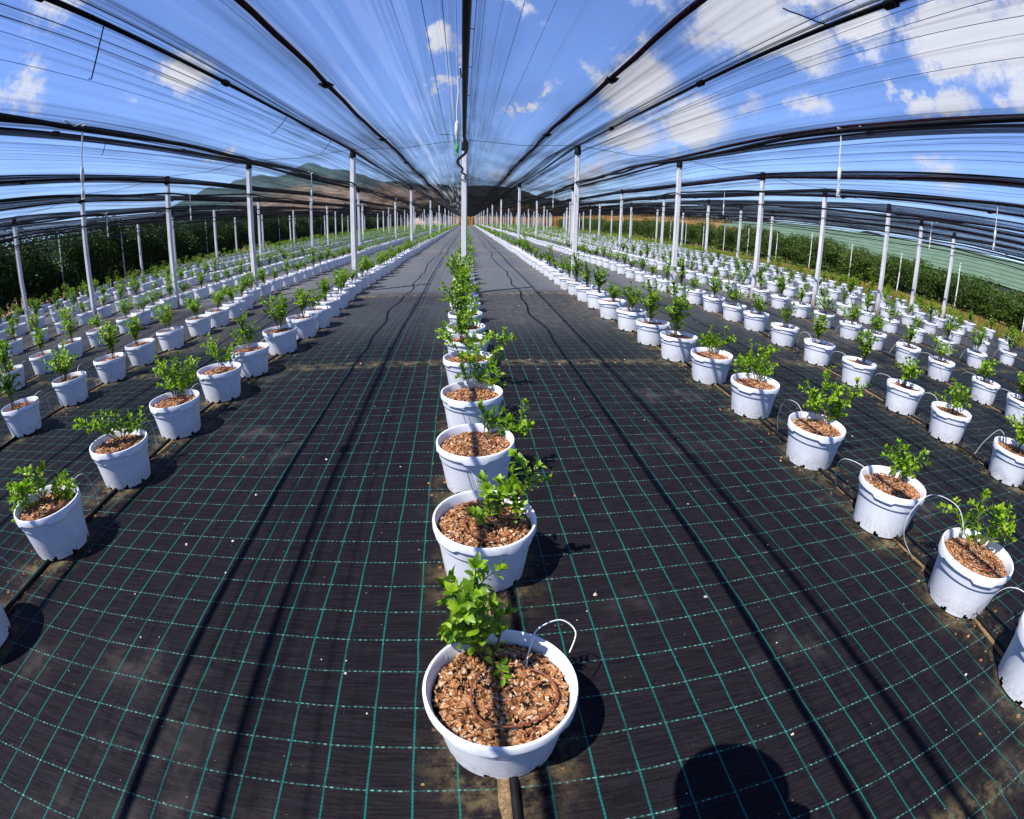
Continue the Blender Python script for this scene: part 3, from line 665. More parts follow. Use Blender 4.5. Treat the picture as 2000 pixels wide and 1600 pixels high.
def make_bush(shoots, seed, size=1., dens=1.):
    r = random.Random(seed); st = MB(); lf = MB(); zc = POT_H*S-.030
    def shoot(pts, rad, level):
        path = bez(pts, 8); k = len(path)
        st.tube(path, [rad*(1-.6*i/k) for i in range(k)], 5, 0 if level == 0 else 1)
        ln = [0.]
        for a, c in zip(path, path[1:]): ln.append(ln[-1]+(c-a).length)
        tot = ln[-1]; pos = tot*(.26 if level == 0 else .12); ang = r.uniform(0, 6.28)
        while pos < tot:
            i = max(q for q in range(k) if ln[q] <= pos); i = min(i, k-2)
            t = (pos-ln[i])/max(1e-6, ln[i+1]-ln[i]); p = path[i].lerp(path[i+1], t); d = (path[i+1]-path[i]).normalized()
            s = d.orthogonal().normalized(); s.rotate(Matrix.Rotation(ang, 3, d)); ang += 2.4+r.uniform(-.5, .5)
            f = pos/tot; L = size*r.uniform(.032, .047)*(1.1-.3*f)
            dd = (s*r.uniform(.75, 1.15) + d*r.uniform(.25, .7+.5*f) + Vector((0, 0, .25)))
            leaf(lf, p+s*rad*.5, dd, (d+Vector((0, 0, .8))).normalized(), L, L*r.uniform(.48, .62), r)
            if level == 0 and r.random() < .20*dens and f < .85:
                q = p + (s*.9+d*.5+Vector((0, 0, .3)))*r.uniform(.05, .10)*size
                shoot([p, (p+q)/2+Vector((0, 0, .008)), q], rad*.55, 1)
            pos += size*r.uniform(.0085, .0145)/dens
        d = (path[-1]-path[-2]).normalized()
        for q in range(5):
            s = d.orthogonal().normalized(); s.rotate(Matrix.Rotation(q*1.26+r.random(), 3, d)); L = size*r.uniform(.026, .042)
            leaf(lf, path[-1], s*.6+d*r.uniform(.7, 1.3), d, L, L*.5, r)
    for pts in shoots:
        p = [Vector(q) for q in pts]; bxy = Vector((p[0].x, p[0].y)); lim = .095
        if bxy.length > lim: bxy *= lim/bxy.length
        p[0] = Vector((bxy.x, bxy.y, zc)); shoot(p, .0036, 0)
    return st.mesh('stems', [MAT['stem'], MAT['stemg']], True), lf.mesh('foliage', MAT['leaf'])
SHOOTS = {
'C0':[[(-0.023,0.128,0.203),(-0.03,0.098,0.348),(-0.052,0.07,0.525),(-0.043,0.039,0.689)],[(-0.03,0.124,0.202),(-0.073,0.114,0.385),(-0.109,0.102,0.547)],[(-0.027,0.124,0.202),(-0.061,0.172,0.255),(-0.116,0.222,0.292)],[(-0.016,0.127,0.203),(0.021,0.146,0.29),(0.032,0.166,0.306)],[(-0.011,0.109,0.203),(0.015,0.077,0.263),(0.026,0.046,0.234)]],
'C1':[[(0.041,-0.035,0.202),(0.014,-0.028,0.328),(-0.007,-0.021,0.454)],[(0.052,-0.035,0.202),(0.048,-0.024,0.335),(0.049,-0.013,0.438)],[(0.081,-0.021,0.202),(0.115,-0.045,0.379),(0.174,-0.07,0.545)],[(0.022,-0.05,0.203),(-0.024,-0.01,0.26)],[(0.092,-0.022,0.202),(0.117,-0.051,0.292),(0.122,-0.078,0.355)]],
'C2':[[(0.067,0.148,0.202),(0.055,0.15,0.307),(0.035,0.152,0.401)],[(0.103,0.132,0.203),(0.109,0.147,0.291),(0.149,0.161,0.357)],[(0.122,0.144,0.203),(0.204,0.148,0.254),(0.288,0.151,0.269)],[(0.096,0.147,0.203),(0.082,0.169,0.268),(0.098,0.191,0.332)],[(0.12,0.113,0.202),(0.163,0.149,0.23),(0.252,0.185,0.216)]],
'C3':[[(-0.014,0.138,0.202),(-0.046,0.199,0.344),(-0.062,0.26,0.433)],[(0.019,0.165,0.203),(0.021,0.156,0.375),(0.039,0.146,0.514)],[(0.065,0.182,0.204),(0.107,0.21,0.339),(0.137,0.238,0.43)],[(0.035,0.134,0.204),(0.054,0.167,0.3),(0.074,0.2,0.378)],[(0.086,0.131,0.203),(0.155,0.121,0.296),(0.185,0.112,0.34)]],
'C4':[[(0.169,0.046,0.204),(0.246,0.006,0.319),(0.281,-0.034,0.501)],[(-0.038,0.134,0.203),(-0.138,0.198,0.36),(-0.187,0.261,0.523)],[(0.006,0.131,0.203),(0.005,0.123,0.333),(-0.003,0.115,0.443)],[(0.07,0.127,0.203),(0.112,0.12,0.333),(0.13,0.114,0.422)]],
'R0':[[(0.107,0.069,0.202),(0.138,0.138,0.328),(0.183,0.174,0.423)],[(0.132,0.058,0.203),(0.159,0.05,0.321),(0.191,0.026,0.424)],[(0.103,0.158,0.204),(0.088,0.225,0.286),(0.083,0.264,0.339)],[(0.096,0.059,0.202),(0.11,0.138,0.191)],[(0.168,0.055,0.204),(0.154,-0.007,0.317),(0.132,-0.052,0.376)],[(0.129,0.048,0.203),(0.155,0.077,0.25),(0.179,0.112,0.251)]],
'R1':[[(0.191,0.133,0.203),(0.173,0.159,0.295),(0.166,0.168,0.386)],[(0.241,0.141,0.202),(0.247,0.078,0.3),(0.247,0.026,0.387)],[(0.204,0.128,0.202),(0.249,0.115,0.271),(0.275,0.13,0.302)],[(0.173,0.123,0.204),(0.2,0.187,0.184)],[(0.213,0.116,0.203),(0.24,0.046,0.284)]],
'R2':[[(0.113,0.074,0.204),(0.1,0.125,0.408),(0.132,0.13,0.587)],[(0.099,0.077,0.202),(0.042,0.121,0.321),(0.027,0.124,0.414)],[(0.135,0.072,0.203),(0.209,0.053,0.326),(0.277,0.041,0.381)],[(0.167,0.086,0.203),(0.26,0.045,0.365),(0.37,-0.011,0.519)],[(0.133,0.091,0.202),(0.142,0.059,0.394),(0.164,0.015,0.498)],[(0.158,0.087,0.201),(0.256,0.057,0.277)]],
'R3':[[(0.122,0.18,0.204),(0.094,0.236,0.367),(0.089,0.277,0.493)],[(0.147,0.18,0.204),(0.197,0.184,0.342),(0.234,0.197,0.468)],[(0.093,0.182,0.204),(0.045,0.274,0.288),(0.042,0.334,0.346)],[(0.136,0.181,0.201),(0.135,0.189,0.341),(0.134,0.197,0.442)],[(0.123,0.143,0.203),(0.219,0.123,0.297)]],
'R4':[[(0.129,0.205,0.204),(0.117,0.274,0.328),(0.14,0.321,0.444)],[(0.16,0.208,0.205),(0.207,0.147,0.312),(0.256,0.085,0.382)],[(0.109,0.205,0.202),(0.056,0.293,0.296)],[(0.121,0.17,0.203),(0.147,0.157,0.357)]],
'L0':[[(-0.048,0.043,0.204),(-0.075,0.024,0.309),(-0.083,0.031,0.401)],[(-0.036,0.044,0.204),(0.026,0.089,0.292),(0.077,0.118,0.339)],[(-0.066,0.041,0.204),(-0.133,0.007,0.302),(-0.206,-0.036,0.351)],[(-0.018,0.038,0.202),(0.043,0.107,0.241),(0.081,0.144,0.25)],[(-0.037,0.009,0.202),(-0.138,-0.043,0.244),(-0.221,-0.068,0.222)],[(-0.05,0.032,0.202),(-0.027,0.047,0.316)]],
'L1':[[(-0.045,0.054,0.203),(-0.139,-0.009,0.329),(-0.238,-0.076,0.419)],[(-0.027,0.07,0.204),(-0.02,0.08,0.32),(-0.017,0.087,0.392)],[(-0.01,0.069,0.204),(0.043,0.153,0.272),(0.074,0.217,0.289)],[(-0.038,0.068,0.201),(-0.079,0.004,0.322),(-0.108,-0.049,0.373)],[(-0.018,0.07,0.202),(0.043,0.099,0.311)]],
'L2':[[(-0.099,0.181,0.203),(-0.107,0.223,0.371),(-0.087,0.285,0.512)],[(-0.112,0.184,0.204),(-0.178,0.185,0.389),(-0.235,0.193,0.518)],[(-0.072,0.203,0.202),(0.004,0.282,0.328),(0.054,0.342,0.439)],[(-0.102,0.215,0.203),(-0.084,0.298,0.346),(-0.063,0.383,0.443)],[(-0.117,0.172,0.202),(-0.134,0.138,0.342)],[(-0.061,0.177,0.202),(-0.028,0.263,0.272)]],
'L3':[[(-0.135,0.29,0.201),(-0.162,0.249,0.37),(-0.177,0.216,0.493)],[(-0.104,0.285,0.205),(-0.077,0.371,0.283),(-0.074,0.444,0.349)]],
'L4':[[(-0.088,0.173,0.201),(-0.131,0.181,0.421),(-0.146,0.203,0.582)],[(-0.069,0.169,0.203),(-0.05,0.205,0.361),(-0.038,0.237,0.445)],[(-0.108,0.176,0.204),(-0.221,0.191,0.323),(-0.281,0.232,0.369)],[(-0.081,0.172,0.203),(-0.106,0.208,0.361)]],
}
def rand_shoots(seed, n, h, spread):
    r = random.Random(seed); out = []; z0 = POT_H*S-.03; bx, by = r.uniform(-.05, .05), r.uniform(-.05, .06)
    for i in range(n):
        a = r.uniform(0, 6.283); q = spread*r.uniform(.25, 1.); hh = h*r.uniform(.5, 1.); x, y = bx+r.uniform(-.02, .02), by+r.uniform(-.02, .02)
        out.append([(x, y, z0), (x+math.cos(a)*q*.35, y+math.sin(a)*q*.35, z0+hh*.55), (x+math.cos(a)*q, y+math.sin(a)*q, z0+hh)])
    return out
VAR = []
for i, (n, h, sp, word) in enumerate([(6, .34, .16, 'leafy'), (5, .40, .14, 'tall'), (4, .24, .20, 'low'), (7, .30, .20, 'spreading'), (3, .36, .12, 'slender'), (5, .30, .22, 'spreading'),
                                      (6, .42, .18, 'tall'), (4, .28, .12, 'small'), (3, .20, .15, 'sparse'), (6, .36, .13, 'leafy'), (5, .34, .24, 'sprawling'), (7, .38, .16, 'dense'), (4, .44, .10, 'tall'), (4, .22, .13, 'small')]):
    VAR.append((make_bush(rand_shoots(40+i, n+1, h*1.18, sp*1.12), 60+i, 1.08), word))
def ring_mesh(seed, rad):
    r = random.Random(seed); a0 = r.uniform(.6, 1.0)*math.pi/2; z = POT_H*S-.018
    pts = [(rad*math.cos(a)+.02*math.cos(a)**2, rad*.92*math.sin(a)-.01, z+.004*math.sin(3*a)) for a in [math.pi/2+a0*.55+(2*math.pi-a0*1.1)*i/30 for i in range(31)]]
    return MB().tube(pts, .0032, 6).mesh('drip_ring', MAT['ring'], True)
RINGS = [ring_mesh(1, .108), ring_mesh(2, .095)]
def tube_mesh(pts): return MB().tube(bez(pts, 7), .0021, 6).mesh('drip_tube', MAT['tube'], True)
zr = POT_H*S
TUBES = [tube_mesh([(.012, .40, .012), (-.03, .385, .12), (-.06, .31, zr+.03), (-.03, .21, zr+.05), (-.01, .13, zr-.02)]),
         tube_mesh([(.012, .36, .012), (.05, .33, .13), (.09, .25, zr+.02), (.07, .17, zr+.02), (.05, .11, zr-.03)]),
         tube_mesh([(-.012, .40, .012), (-.10, .36, .16), (-.16, .26, zr+.02), (-.14, .12, zr+.035), (-.09, .08, zr-.03)]),
         tube_mesh([(-.012, -.36, .012), (-.06, -.33, .10), (-.13, -.22, zr), (-.12, -.12, zr+.02), (-.08, -.07, zr-.03)])]
T_FIRST = tube_mesh([(.075, .075, zr-.035), (.085, .10, zr+.005), (.115, .16, zr+.025), (.185, .19, zr+.025), (.225, .16, zr+.0), (.20, .11, zr-.03)])
T_ARCH = tube_mesh([(-.03, .33, .015), (-.12, .36, .12), (-.14, .37, .24), (-.06, .34, .355), (.04, .22, .34), (.06, .13, zr-.02)])

def project(x, y, z):
    v = Vector((x, y, z))-Vector((0, 0, 1)); a, b_, c = v.dot(r2), v.dot(u2), v.dot(fwd)
    th = math.atan2(math.hypot(a, b_), c); n = math.hypot(a, b_)+1e-9; q = 950.21*(th+.0062925*th**3+.00427053*th**5)
    return 1000+q*a/n, 800-q*b_/n
cand = []; first = {}
for k in ROWS:
    cnt = 0
    for i, y in enumerate(POTS[k]):
        x = rowx(k, y); u, v = project(x, y, POT_H*.6); size = 150*1020/2/max(.3, math.sqrt(x*x+y*y+1))/500
        m = 75/max(.6, math.sqrt(x*x+y*y+.6)) + (110 if x*x+y*y < 4 else 0)
        if not (-m < u < 2000+m and -m < v < 1600+m): continue
        cnt += 1; cand.append((math.sqrt(x*x+y*y+.7), k, i, x, y, cnt))
cand.sort(); NEAR, FAR = cand[:300], cand[300:]
SPECIAL = {}
for key in SHOOTS:
    k = {'C': 0, 'R': 1, 'L': -1}[key[0]]; i = int(key[1]) + (0 if k == 0 else 1); SPECIAL[k, i] = key
WORDS = {'C0': "white pot nearest the camera, upright leafy bush and brown drip ring on its bark", 'C1': "white pot second in the middle row, open bush and brown drip ring on its bark",
         'C2': "white pot third in the middle row, broad bright bush leaning over its rim", 'C3': "white pot fourth in the middle row, bushy plant hiding the pot behind",
         'C4': "white pot fifth in the middle row, with two long shoots spread wide apart", 'R0': "white pot with white tube arching over its plant, first row right of the middle",
         'R1': "white pot with small leaning bush, third from the front, first row right of the middle", 'R2': "white pot with tall wide bush, fourth from the front, first row right of the middle",
         'R3': "white pot with upright dense bush, fifth from the front, first row right of the middle", 'R4': "white pot with loose bush, sixth from the front, first row right of the middle",
         'L0': "white pot with low spilling bush, second from the front, first row left of the middle", 'L1': "white pot with long sprawling shoot, third from the front, first row left of the middle",
         'L2': "white pot with tall full bush, fourth from the front, first row left of the middle", 'L3': "white pot with thin shoots, fifth from the front, first row left of the middle",
         'L4': "white pot with upright bush, sixth from the front, first row left of the middle"}
rp = random.Random(5)
for d, k, i, x, y, cnt in NEAR:
    key = SPECIAL.get((k, i)); vi = rp.randrange(len(VAR))
    if key:
        bush = make_bush([[(p[0]*(.8 if key == 'C0' else 1)-(.012 if key == 'C0' else 0), p[1]*(.85 if key[0] == 'C' else 1), .19+(p[2]-.19)*(.86 if key[0] == 'C' else .95)) for p in q] for q in SHOOTS[key]], hash(key[0])*0+ord(key[0])*7+int(key[1]), 1.0, 1.2); lab = WORDS[key]
    else:
        bush, word = VAR[vi]; lab = f"white pot with {word} bush, {ordinal(cnt)} from the front, {rowname(k)}"
    o = thing('potted_bush', (x*S, y*S, (hump(x, y)+.006)*S), lab, 'potted plant', 'potted blueberry bushes set out in rows')
    o.rotation_euler = (rp.uniform(-.025, .025), rp.uniform(-.025, .025), 0)
    p = obj('pot', POTM, o); p.rotation_euler[2] = rp.uniform(0, 6.28)
    mu = obj('bark_mulch', MULCH[rp.randrange(4)], o); mu.rotation_euler[2] = rp.uniform(0, 6.28)
    a = 0 if key else rp.uniform(0, 6.28); s_ = 1 if key else rp.uniform(.8, 1.18)*(1.18 if k == 0 else 1.)
    s1 = obj('stems', bush[0], o); s2 = obj('foliage', bush[1], o)
    zc = POT_H*S-.03
    for q in (s1, s2): q.rotation_euler[2] = a; q.scale = (s_, s_, s_); q.location = (0, 0, zc*(1-s_))
    if d < 9:
        rg = obj('drip_ring', RINGS[0 if key in ('C0', 'C1') else 1], o)
        rg.rotation_euler[2] = {'C0': 0., 'C1': .5}.get(key, rp.uniform(0, 6.28))
        if key in ('C0', 'C1'): rg.location = (.012, -.018, .004)
        tb = T_FIRST if key == 'C0' else T_ARCH if key == 'R0' else TUBES[1 if k <= -1 and rp.random() < .75 else rp.randrange(3)]
        obj('drip_tube', tb, o)

# the rest of the field, too small and too many to count
g = MB(); rf = random.Random(9)
for d, k, i, x, y, cnt in FAR:
    n = 12; c = Vector((x*S, y*S, (hump(x, y)+.004)*S)); o = len(g.v); Rr, H = POT_R*S, POT_H*S; a0 = rf.random()
    for r_, z in ((.76*Rr, 0), (.93*Rr, H-.04), (Rr, H-.035), (Rr, H), (.92*Rr, H), (.90*Rr, H-.04)):
        g.v += [(c.x+r_*math.cos(a0+6.2832*j/n), c.y+r_*math.sin(a0+6.2832*j/n), c.z+z) for j in range(n)]
    g.f += [(o+q*n+j, o+q*n+(j+1) % n, o+q*n+n+(j+1) % n, o+q*n+n+j) for q in range(5) for j in range(n)]; g.mi += [0]*5*n
    g.f.append(tuple(o+5*n+j for j in range(n))); g.mi.append(1)
    hh = rf.uniform(.22, .5); sp = rf.uniform(.12, .23); bx, by = rf.uniform(-.05, .05), rf.uniform(-.05, .05)
    for q in range(78 if d < 22 else 42):
        t = rf.random()**.7; a = rf.uniform(0, 6.28); rr_ = sp*rf.random()*(.4+.6*t)
        p = c+Vector((bx+rr_*math.cos(a), by+rr_*math.sin(a), H-.03+hh*t)); L = rf.uniform(.045, .07) if d < 22 else rf.uniform(.07, .11)
        e = Vector((rf.uniform(-1, 1), rf.uniform(-1, 1), rf.uniform(-.3, .9))).normalized(); s_ = e.orthogonal().normalized()
        s_.rotate(Matrix.Rotation(rf.uniform(0, 6.28), 3, e))
        g.add([p-e*L*.5, p+s_*L*.27, p+e*L*.5, p-s_*L*.27], [(0, 1, 2, 3)], 2)
tag(g.build('potted_bushes', [MAT['pot'], MAT['bark'], MAT['leaf']]), "distant rows of white pots with small green bushes far down the plot", 'potted plants', kind='stuff')

for k in ROWS:                                             # drip line on the ground in every row
    r = random.Random(70+k); pts = []
    for y in ylist(-.8 if abs(k) < 2 else .8, 60, .12, 1.5):
        x = rowx(k, y); pts.append(((x+.012*math.sin(y*2.1+k)+(.0 if k else .004))*S, y*S, (hump(x, y)+.009)*S))
    tag(MB().tube(pts, .012, 8).build('drip_pipe', MAT['pipe'], smooth=True), f"black drip pipe on the ground along the {rowname(k)}", 'pipe', 'drip pipes along the pot rows')

# litter: bark crumbs, pale stones and leaves on the cover
g = MB(); rl = random.Random(77)
def crumb(x, y, s_, mi):
    n = rl.choice((4, 5, 6)); a0 = rl.random()*6; z = hump(x, y)*S+.001; c = (x*S, y*S)
    ring = [(c[0]+s_*rl.uniform(.6, 1.1)*math.cos(a0+6.283*j/n), c[1]+s_*rl.uniform(.4, .9)*math.sin(a0+6.283*j/n)) for j in range(n)]
    g.add([(*p, z) for p in ring]+[(c[0]+(p[0]-c[0])*.55, c[1]+(p[1]-c[1])*.55, z+s_*rl.uniform(.3, .7)) for p in ring],
          [(j, (j+1) % n, n+(j+1) % n, n+j) for j in range(n)]+[tuple(range(n, 2*n))], mi)
for k in ROWS:
    for y in POTS[k]:
        if y > 9: break
        for _ in range(16 if abs(k) < 3 else 7):
            a = rl.uniform(0, 6.28); q = POT_R*rl.uniform(.72, 1.5); crumb(rowx(k, y)+q*math.cos(a)*.9, y+q*1.5*math.sin(a), rl.uniform(.005, .013), 0)
for _ in range(520):
    x, y = rl.uniform(-5, 5.5), rl.uniform(.1, 8); crumb(x, y, rl.choice((.0025, .003, .004, .005, .006, .009)), rl.choice((0, 0, 1, 2)))
for sx in range(150):                                      # debris caught along the overlaps of the cover
    y = rl.choice((3.34, 6.68))+rl.gauss(0, .03); crumb(rl.uniform(-4, 5), y, rl.uniform(.005, .014), rl.choice((0, 0, 1)))
for x, y, s_ in ((.69, .93, .012), (.36, 1.0, .011), (-.32, .75, .009), (-1.02, 1.25, .010), (-.86, 1.60, .009)): crumb(x, y, s_, 1)
tag(g.build('litter', [simple('bark_crumb', (.26, .13, .06), .9, .2, var=.7, vscale=30), simple('pale_stone', (.52, .44, .36), .8, .3, var=.4, vscale=30), simple('white_bit', (.62, .62, .60), .6, .3)]),
    "scattered bark crumbs and pale stones on the black ground cover", 'litter', kind='stuff')

# ------------------------------------------------------------------ orchard hedges either side, reeds, wood
def make_tree(seed, h, wx, wy, n, size):
    r = random.Random(seed); b = MB(); t = MB()
    lobes = [(r.uniform(-.3, .3)*wx, r.uniform(-.45, .45)*wy, h*r.uniform(.15, .92), r.uniform(.22, .42)) for _ in range(16)]
    while len(b.f) < n:
        lx, ly, lz, lr = r.choice(lobes)
        d = Vector((r.gauss(0, 1), r.gauss(0, 1), r.gauss(0, 1))).normalized()*(r.random()**.4)
        p = Vector((lx+d.x*wx*lr*1.25, ly+d.y*wy*lr*1.25, lz+d.z*h*lr*.52))
        if p.z < .06 or p.z > h*1.08: continue
        e = Vector((r.uniform(-1, 1), r.uniform(-1, 1), r.uniform(-.5, .6))).normalized(); s_ = e.orthogonal().normalized(); s_.rotate(Matrix.Rotation(r.uniform(0, 6.28), 3, e))
        L = size*r.uniform(.6, 1.3)
        b.add([p-e*L*.5, p+s_*L*.28, p+e*L*.5, p-s_*L*.28], [(0, 1, 2, 3)])
    t.tube([(0, 0, -.05), (.02, .01, h*.3), (-.01, .02, h*.62), (.03, 0, h*.9)], [.05, .042, .03, .012], 7)
    for i in range(5):
        a = r.uniform(0, 6.28); z = h*r.uniform(.2, .6); t.tube([(0, 0, z), (math.cos(a)*wx*.2, math.sin(a)*wy*.2, z+h*.08), (math.cos(a)*wx*.4, math.sin(a)*wy*.42, z+h*.2)], [.025, .018, .007], 5)
    return t, b
def tree_meshes(seed, h, wx, wy, n, size, lm):
    t, b = make_tree(seed, h, wx, wy, n, size); return t.mesh('trunk', MAT['trunk'], True), b.mesh('crown', lm)
TL = [tree_meshes(200+i, 2.95, 1.7, 1.75, 5200, .12, MAT['hedgeleaf']) for i in range(5)]
TR = [tree_meshes(220+i, 1.62, 1.3, 1.65, 3200, .10, MAT['hedgeleaf_sunlit']) for i in range(5)]
TF = [tree_meshes(240+i, 8.0, 6.0, 6.0, 1500, .55, MAT['farleaf']) for i in range(4)]
def plant(name, ms, x, y, sc, label, cat, group):
    o = thing(name, (x*S, y*S, -.03), label, cat, group)
    for me, nm in zip(ms, ('trunk', 'crown')): obj(nm, me, o)
    o.rotation_euler[2] = rnd.choice((0, math.pi))+rnd.uniform(-.15, .15); o.scale = sc
y = 1.0
while y < 95:
    plant('orchard_tree', rnd.choice(TL), -12.3+drift(y)+rnd.uniform(-.1, .1), y, (1, rnd.uniform(.95, 1.25), rnd.uniform(.86, 1.08)),
          "dark leafy fruit tree in the tall hedge-like row left of the pots", 'tree', 'fruit trees in the row left of the pots')
    if y < 50: plant('orchard_tree', rnd.choice(TL), -14.1+drift(y)+rnd.uniform(-.1, .1), y+.4, (1, rnd.uniform(1, 1.3), rnd.uniform(.9, 1.04)),
          "dark fruit tree in the second orchard row, behind the tall hedge-like row", 'tree', 'fruit trees in the second row left of the pots')
    y += 1.0 if y < 25 else 1.35
y = 3.6
while y < 80:
    plant('orchard_tree', rnd.choice(TR), 15.3+drift(y)+rnd.uniform(-.12, .12), y, (1.1, rnd.uniform(.95, 1.3), rnd.uniform(.88, 1.12)*(.8+.5*min(1., max(0., (y-6)/14)))),
          "low dark green fruit tree in the first row right of the pots", 'tree', 'fruit trees in the first row right of the pots')
    if y < 45: plant('orchard_tree', rnd.choice(TR), 17.3+drift(y)+rnd.uniform(-.12, .12), y+.5, (1.1, rnd.uniform(1, 1.35), rnd.uniform(1., 1.22)*(.8+.5*min(1., max(0., (y-6)/14)))),
          "low dark green fruit tree in the row behind the first, under pale netting", 'tree', 'fruit trees in the second row right of the pots')
    y += 1.0 if y < 25 else 1.35
stake = MB().tube([(0, 0, -.05), (.01, 0, 1.2), (0, .01, 2.25)], [.03, .028, .024], 8).lathe([(0, 2.27), (.034, 2.26), (.034, 2.2), (.026, 2.19)], 8).mesh('orchard_stake', MAT['post'])
for i in range(13):
    y = 4.2+i*2.7; o = obj('orchard_stake', stake, None, ((14.8+drift(y))*S, y*S, 0)); o.scale = (1, 1, rnd.uniform(.8, 1.)); o.rotation_euler[0] = rnd.uniform(-.03, .03)
    tag(o, "thin pale stake standing in the low orchard row right of the pots", 'stake', 'stakes of the orchard row right of the pots')
for i in range(12):
    y = 5.2+i*3.1; o = obj('orchard_stake', stake, None, ((-11.7+drift(y))*S, y*S, 0)); o.scale = (1, 1, rnd.uniform(1.1, 1.25))
    tag(o, "thin pale stake standing in front of the tall orchard row left of the pots", 'stake', 'stakes of the orchard row left of the pots')
for j, (x0, x1, nm) in enumerate(((18.6, 24., 'nearest'), (24.5, 31., 'middle'), (31.5, 41., 'farthest'))):
    b = MB(); xm = (x0+x1)/2; n = 18; z0, z1 = 1.25+.45*j, 2.0+.7*j
    prof_ = [(x0+(x1-x0)*q/10, z0+(z1-z0)*(1-abs(q-5)/5)**.8) for q in range(11)]
    ysn = [4.+(22, 34, 52)[j]*(i/n)**1.3 for i in range(n+1)]
    for i, y in enumerate(ysn):
        for q, (x, z) in enumerate(prof_): b.v.append((x*S, y*S, (z+.02*math.sin(i*2.+q))*S))
        for q, (x, z) in enumerate(prof_): b.v.append((x*S, y*S, (z+.02*math.sin(i*2.+q))*S-.02))
    m_ = 22
    for i in range(n):
        for q in range(10):
            a = i*m_+q; b.f += [(a, a+1, a+m_+1, a+m_), (a+11, a+m_+11, a+m_+12, a+12)]; b.mi += [0, 0]
    o = thing('hail_net', (0, 0, 0), f"pale green hail net over the neighbouring orchard, {nm} of three strips", 'hail net', 'hail nets over the neighbouring orchard')
    b.build('net_sheet', MAT['hail'], o, True)
    pm_ = MB().tube([(0, 0, -.05), (0, 0, z1*S-.03)], .05, 6).mesh('support', MAT['post'])
    for y in ysn[::2]: obj('support', pm_, o, (xm*S, y*S, 0))
for i, (zz, xx) in enumerate(((1.22, 11.4), (1.32, 11.55), (1.42, 11.7), (1.52, 11.8), (1.62, 11.9), (1.72, 12.), (1.8, 12.1))):
    b = MB().tube([((xx+drift(y))*S, y*S, (zz-.03*between(y, None)[0])*S) for y in ylist(-4, 60, .6, 3.)], .006, 5)
    tag(b.build('side_wire', MAT['cable']), f"thin black wire strung along the right edge of the net house, {ORD[i]} from the bottom", 'wire', 'side wires at the right edge')
for i, (zz, xx) in enumerate(((1.62, -12.2), (1.85, -12.3))):
    b = MB().tube([((xx+drift(y))*S, y*S, (zz-.05*between(y, None)[0])*S) for y in ylist(-4, 60, .6, 3.)], .012, 6)
    tag(b.build('side_wire', MAT['cable']), f"black wire strung along the left edge of the net house, {('lower', 'upper')[i]} of the two", 'wire', 'side wires at the left edge')

def blades(n, area, hmin, hmax, wd, lean, seed, tuft=6):
    r = random.Random(seed); b = MB()
    while len(b.f) < n*2:
        x, y = area(r); 
        for _ in range(tuft):
            h = r.uniform(hmin, hmax); a = r.uniform(0, 6.28); l = lean*h*r.random(); px, py = x+r.gauss(0, .06), y+r.gauss(0, .06); q = a+1.57+r.uniform(-.5, .5)
            dx, dy = math.cos(q)*wd, math.sin(q)*wd
            b.add([(px-dx, py-dy, -.03), (px+dx, py+dy, -.03), (px+dx*.7+math.cos(a)*l*.4, py+dy*.7+math.sin(a)*l*.4, h*.6), (px-dx*.7+math.cos(a)*l*.4, py-dy*.7+math.sin(a)*l*.4, h*.6),
                   (px+math.cos(a)*l, py+math.sin(a)*l, h)], [(0, 1, 2, 3), (3, 2, 4)])
    return b
def strip(x0, x1, y0, y1, p=1.6):
    def f(r):
        y = y0+(y1-y0)*r.random()**p; return (r.uniform(x0, x1)+drift(y))*S, y*S
    return f
tag(blades(22000, strip(-12.2, -11.3, 1., 60), .06, .22, .010, .5, 1).build('grass', MAT['grass']), "yellow green grass verge between the pots and the tall orchard row", 'grass', kind='stuff')
tag(blades(56000, strip(11.2, 15.2, 2., 70), .06, .24, .012, .5, 2).build('grass', MAT['grass']), "yellow green grass verge between the pots and the low orchard row", 'grass', kind='stuff')
tag(blades(11000, strip(-4, 84, 107.5, 113, 1.), 3.2, 7.0, .08, .25, 3, 4).build('reeds', MAT['reed']), "tall dry tan reeds beyond the far end of the plot", 'reeds', kind='stuff')
b = MB(); b.add([(-14*S, 106.1*S, .03), (60*S, 106.1*S, .03), (60*S, 107.3*S, .03), (-14*S, 107.3*S, .03)], [(0, 1, 2, 3)])
tag(b.build('path', simple('pale_track', (.46, .40, .31), .95, .1, var=.25, vscale=.6)), kind='structure')
for i in range(34):
    x = -52+i*4.3+rnd.uniform(-1.5, 1.5); y = 126+rnd.uniform(-4, 10)
    s_ = rnd.uniform(.75, 1.25)
    plant('far_tree', TF[i % 4], x, y, (s_, s_, s_*rnd.uniform(.8, 1.15)), "dark broad tree in the wood behind the reeds at the far end", 'tree', 'trees of the wood beyond the plot')

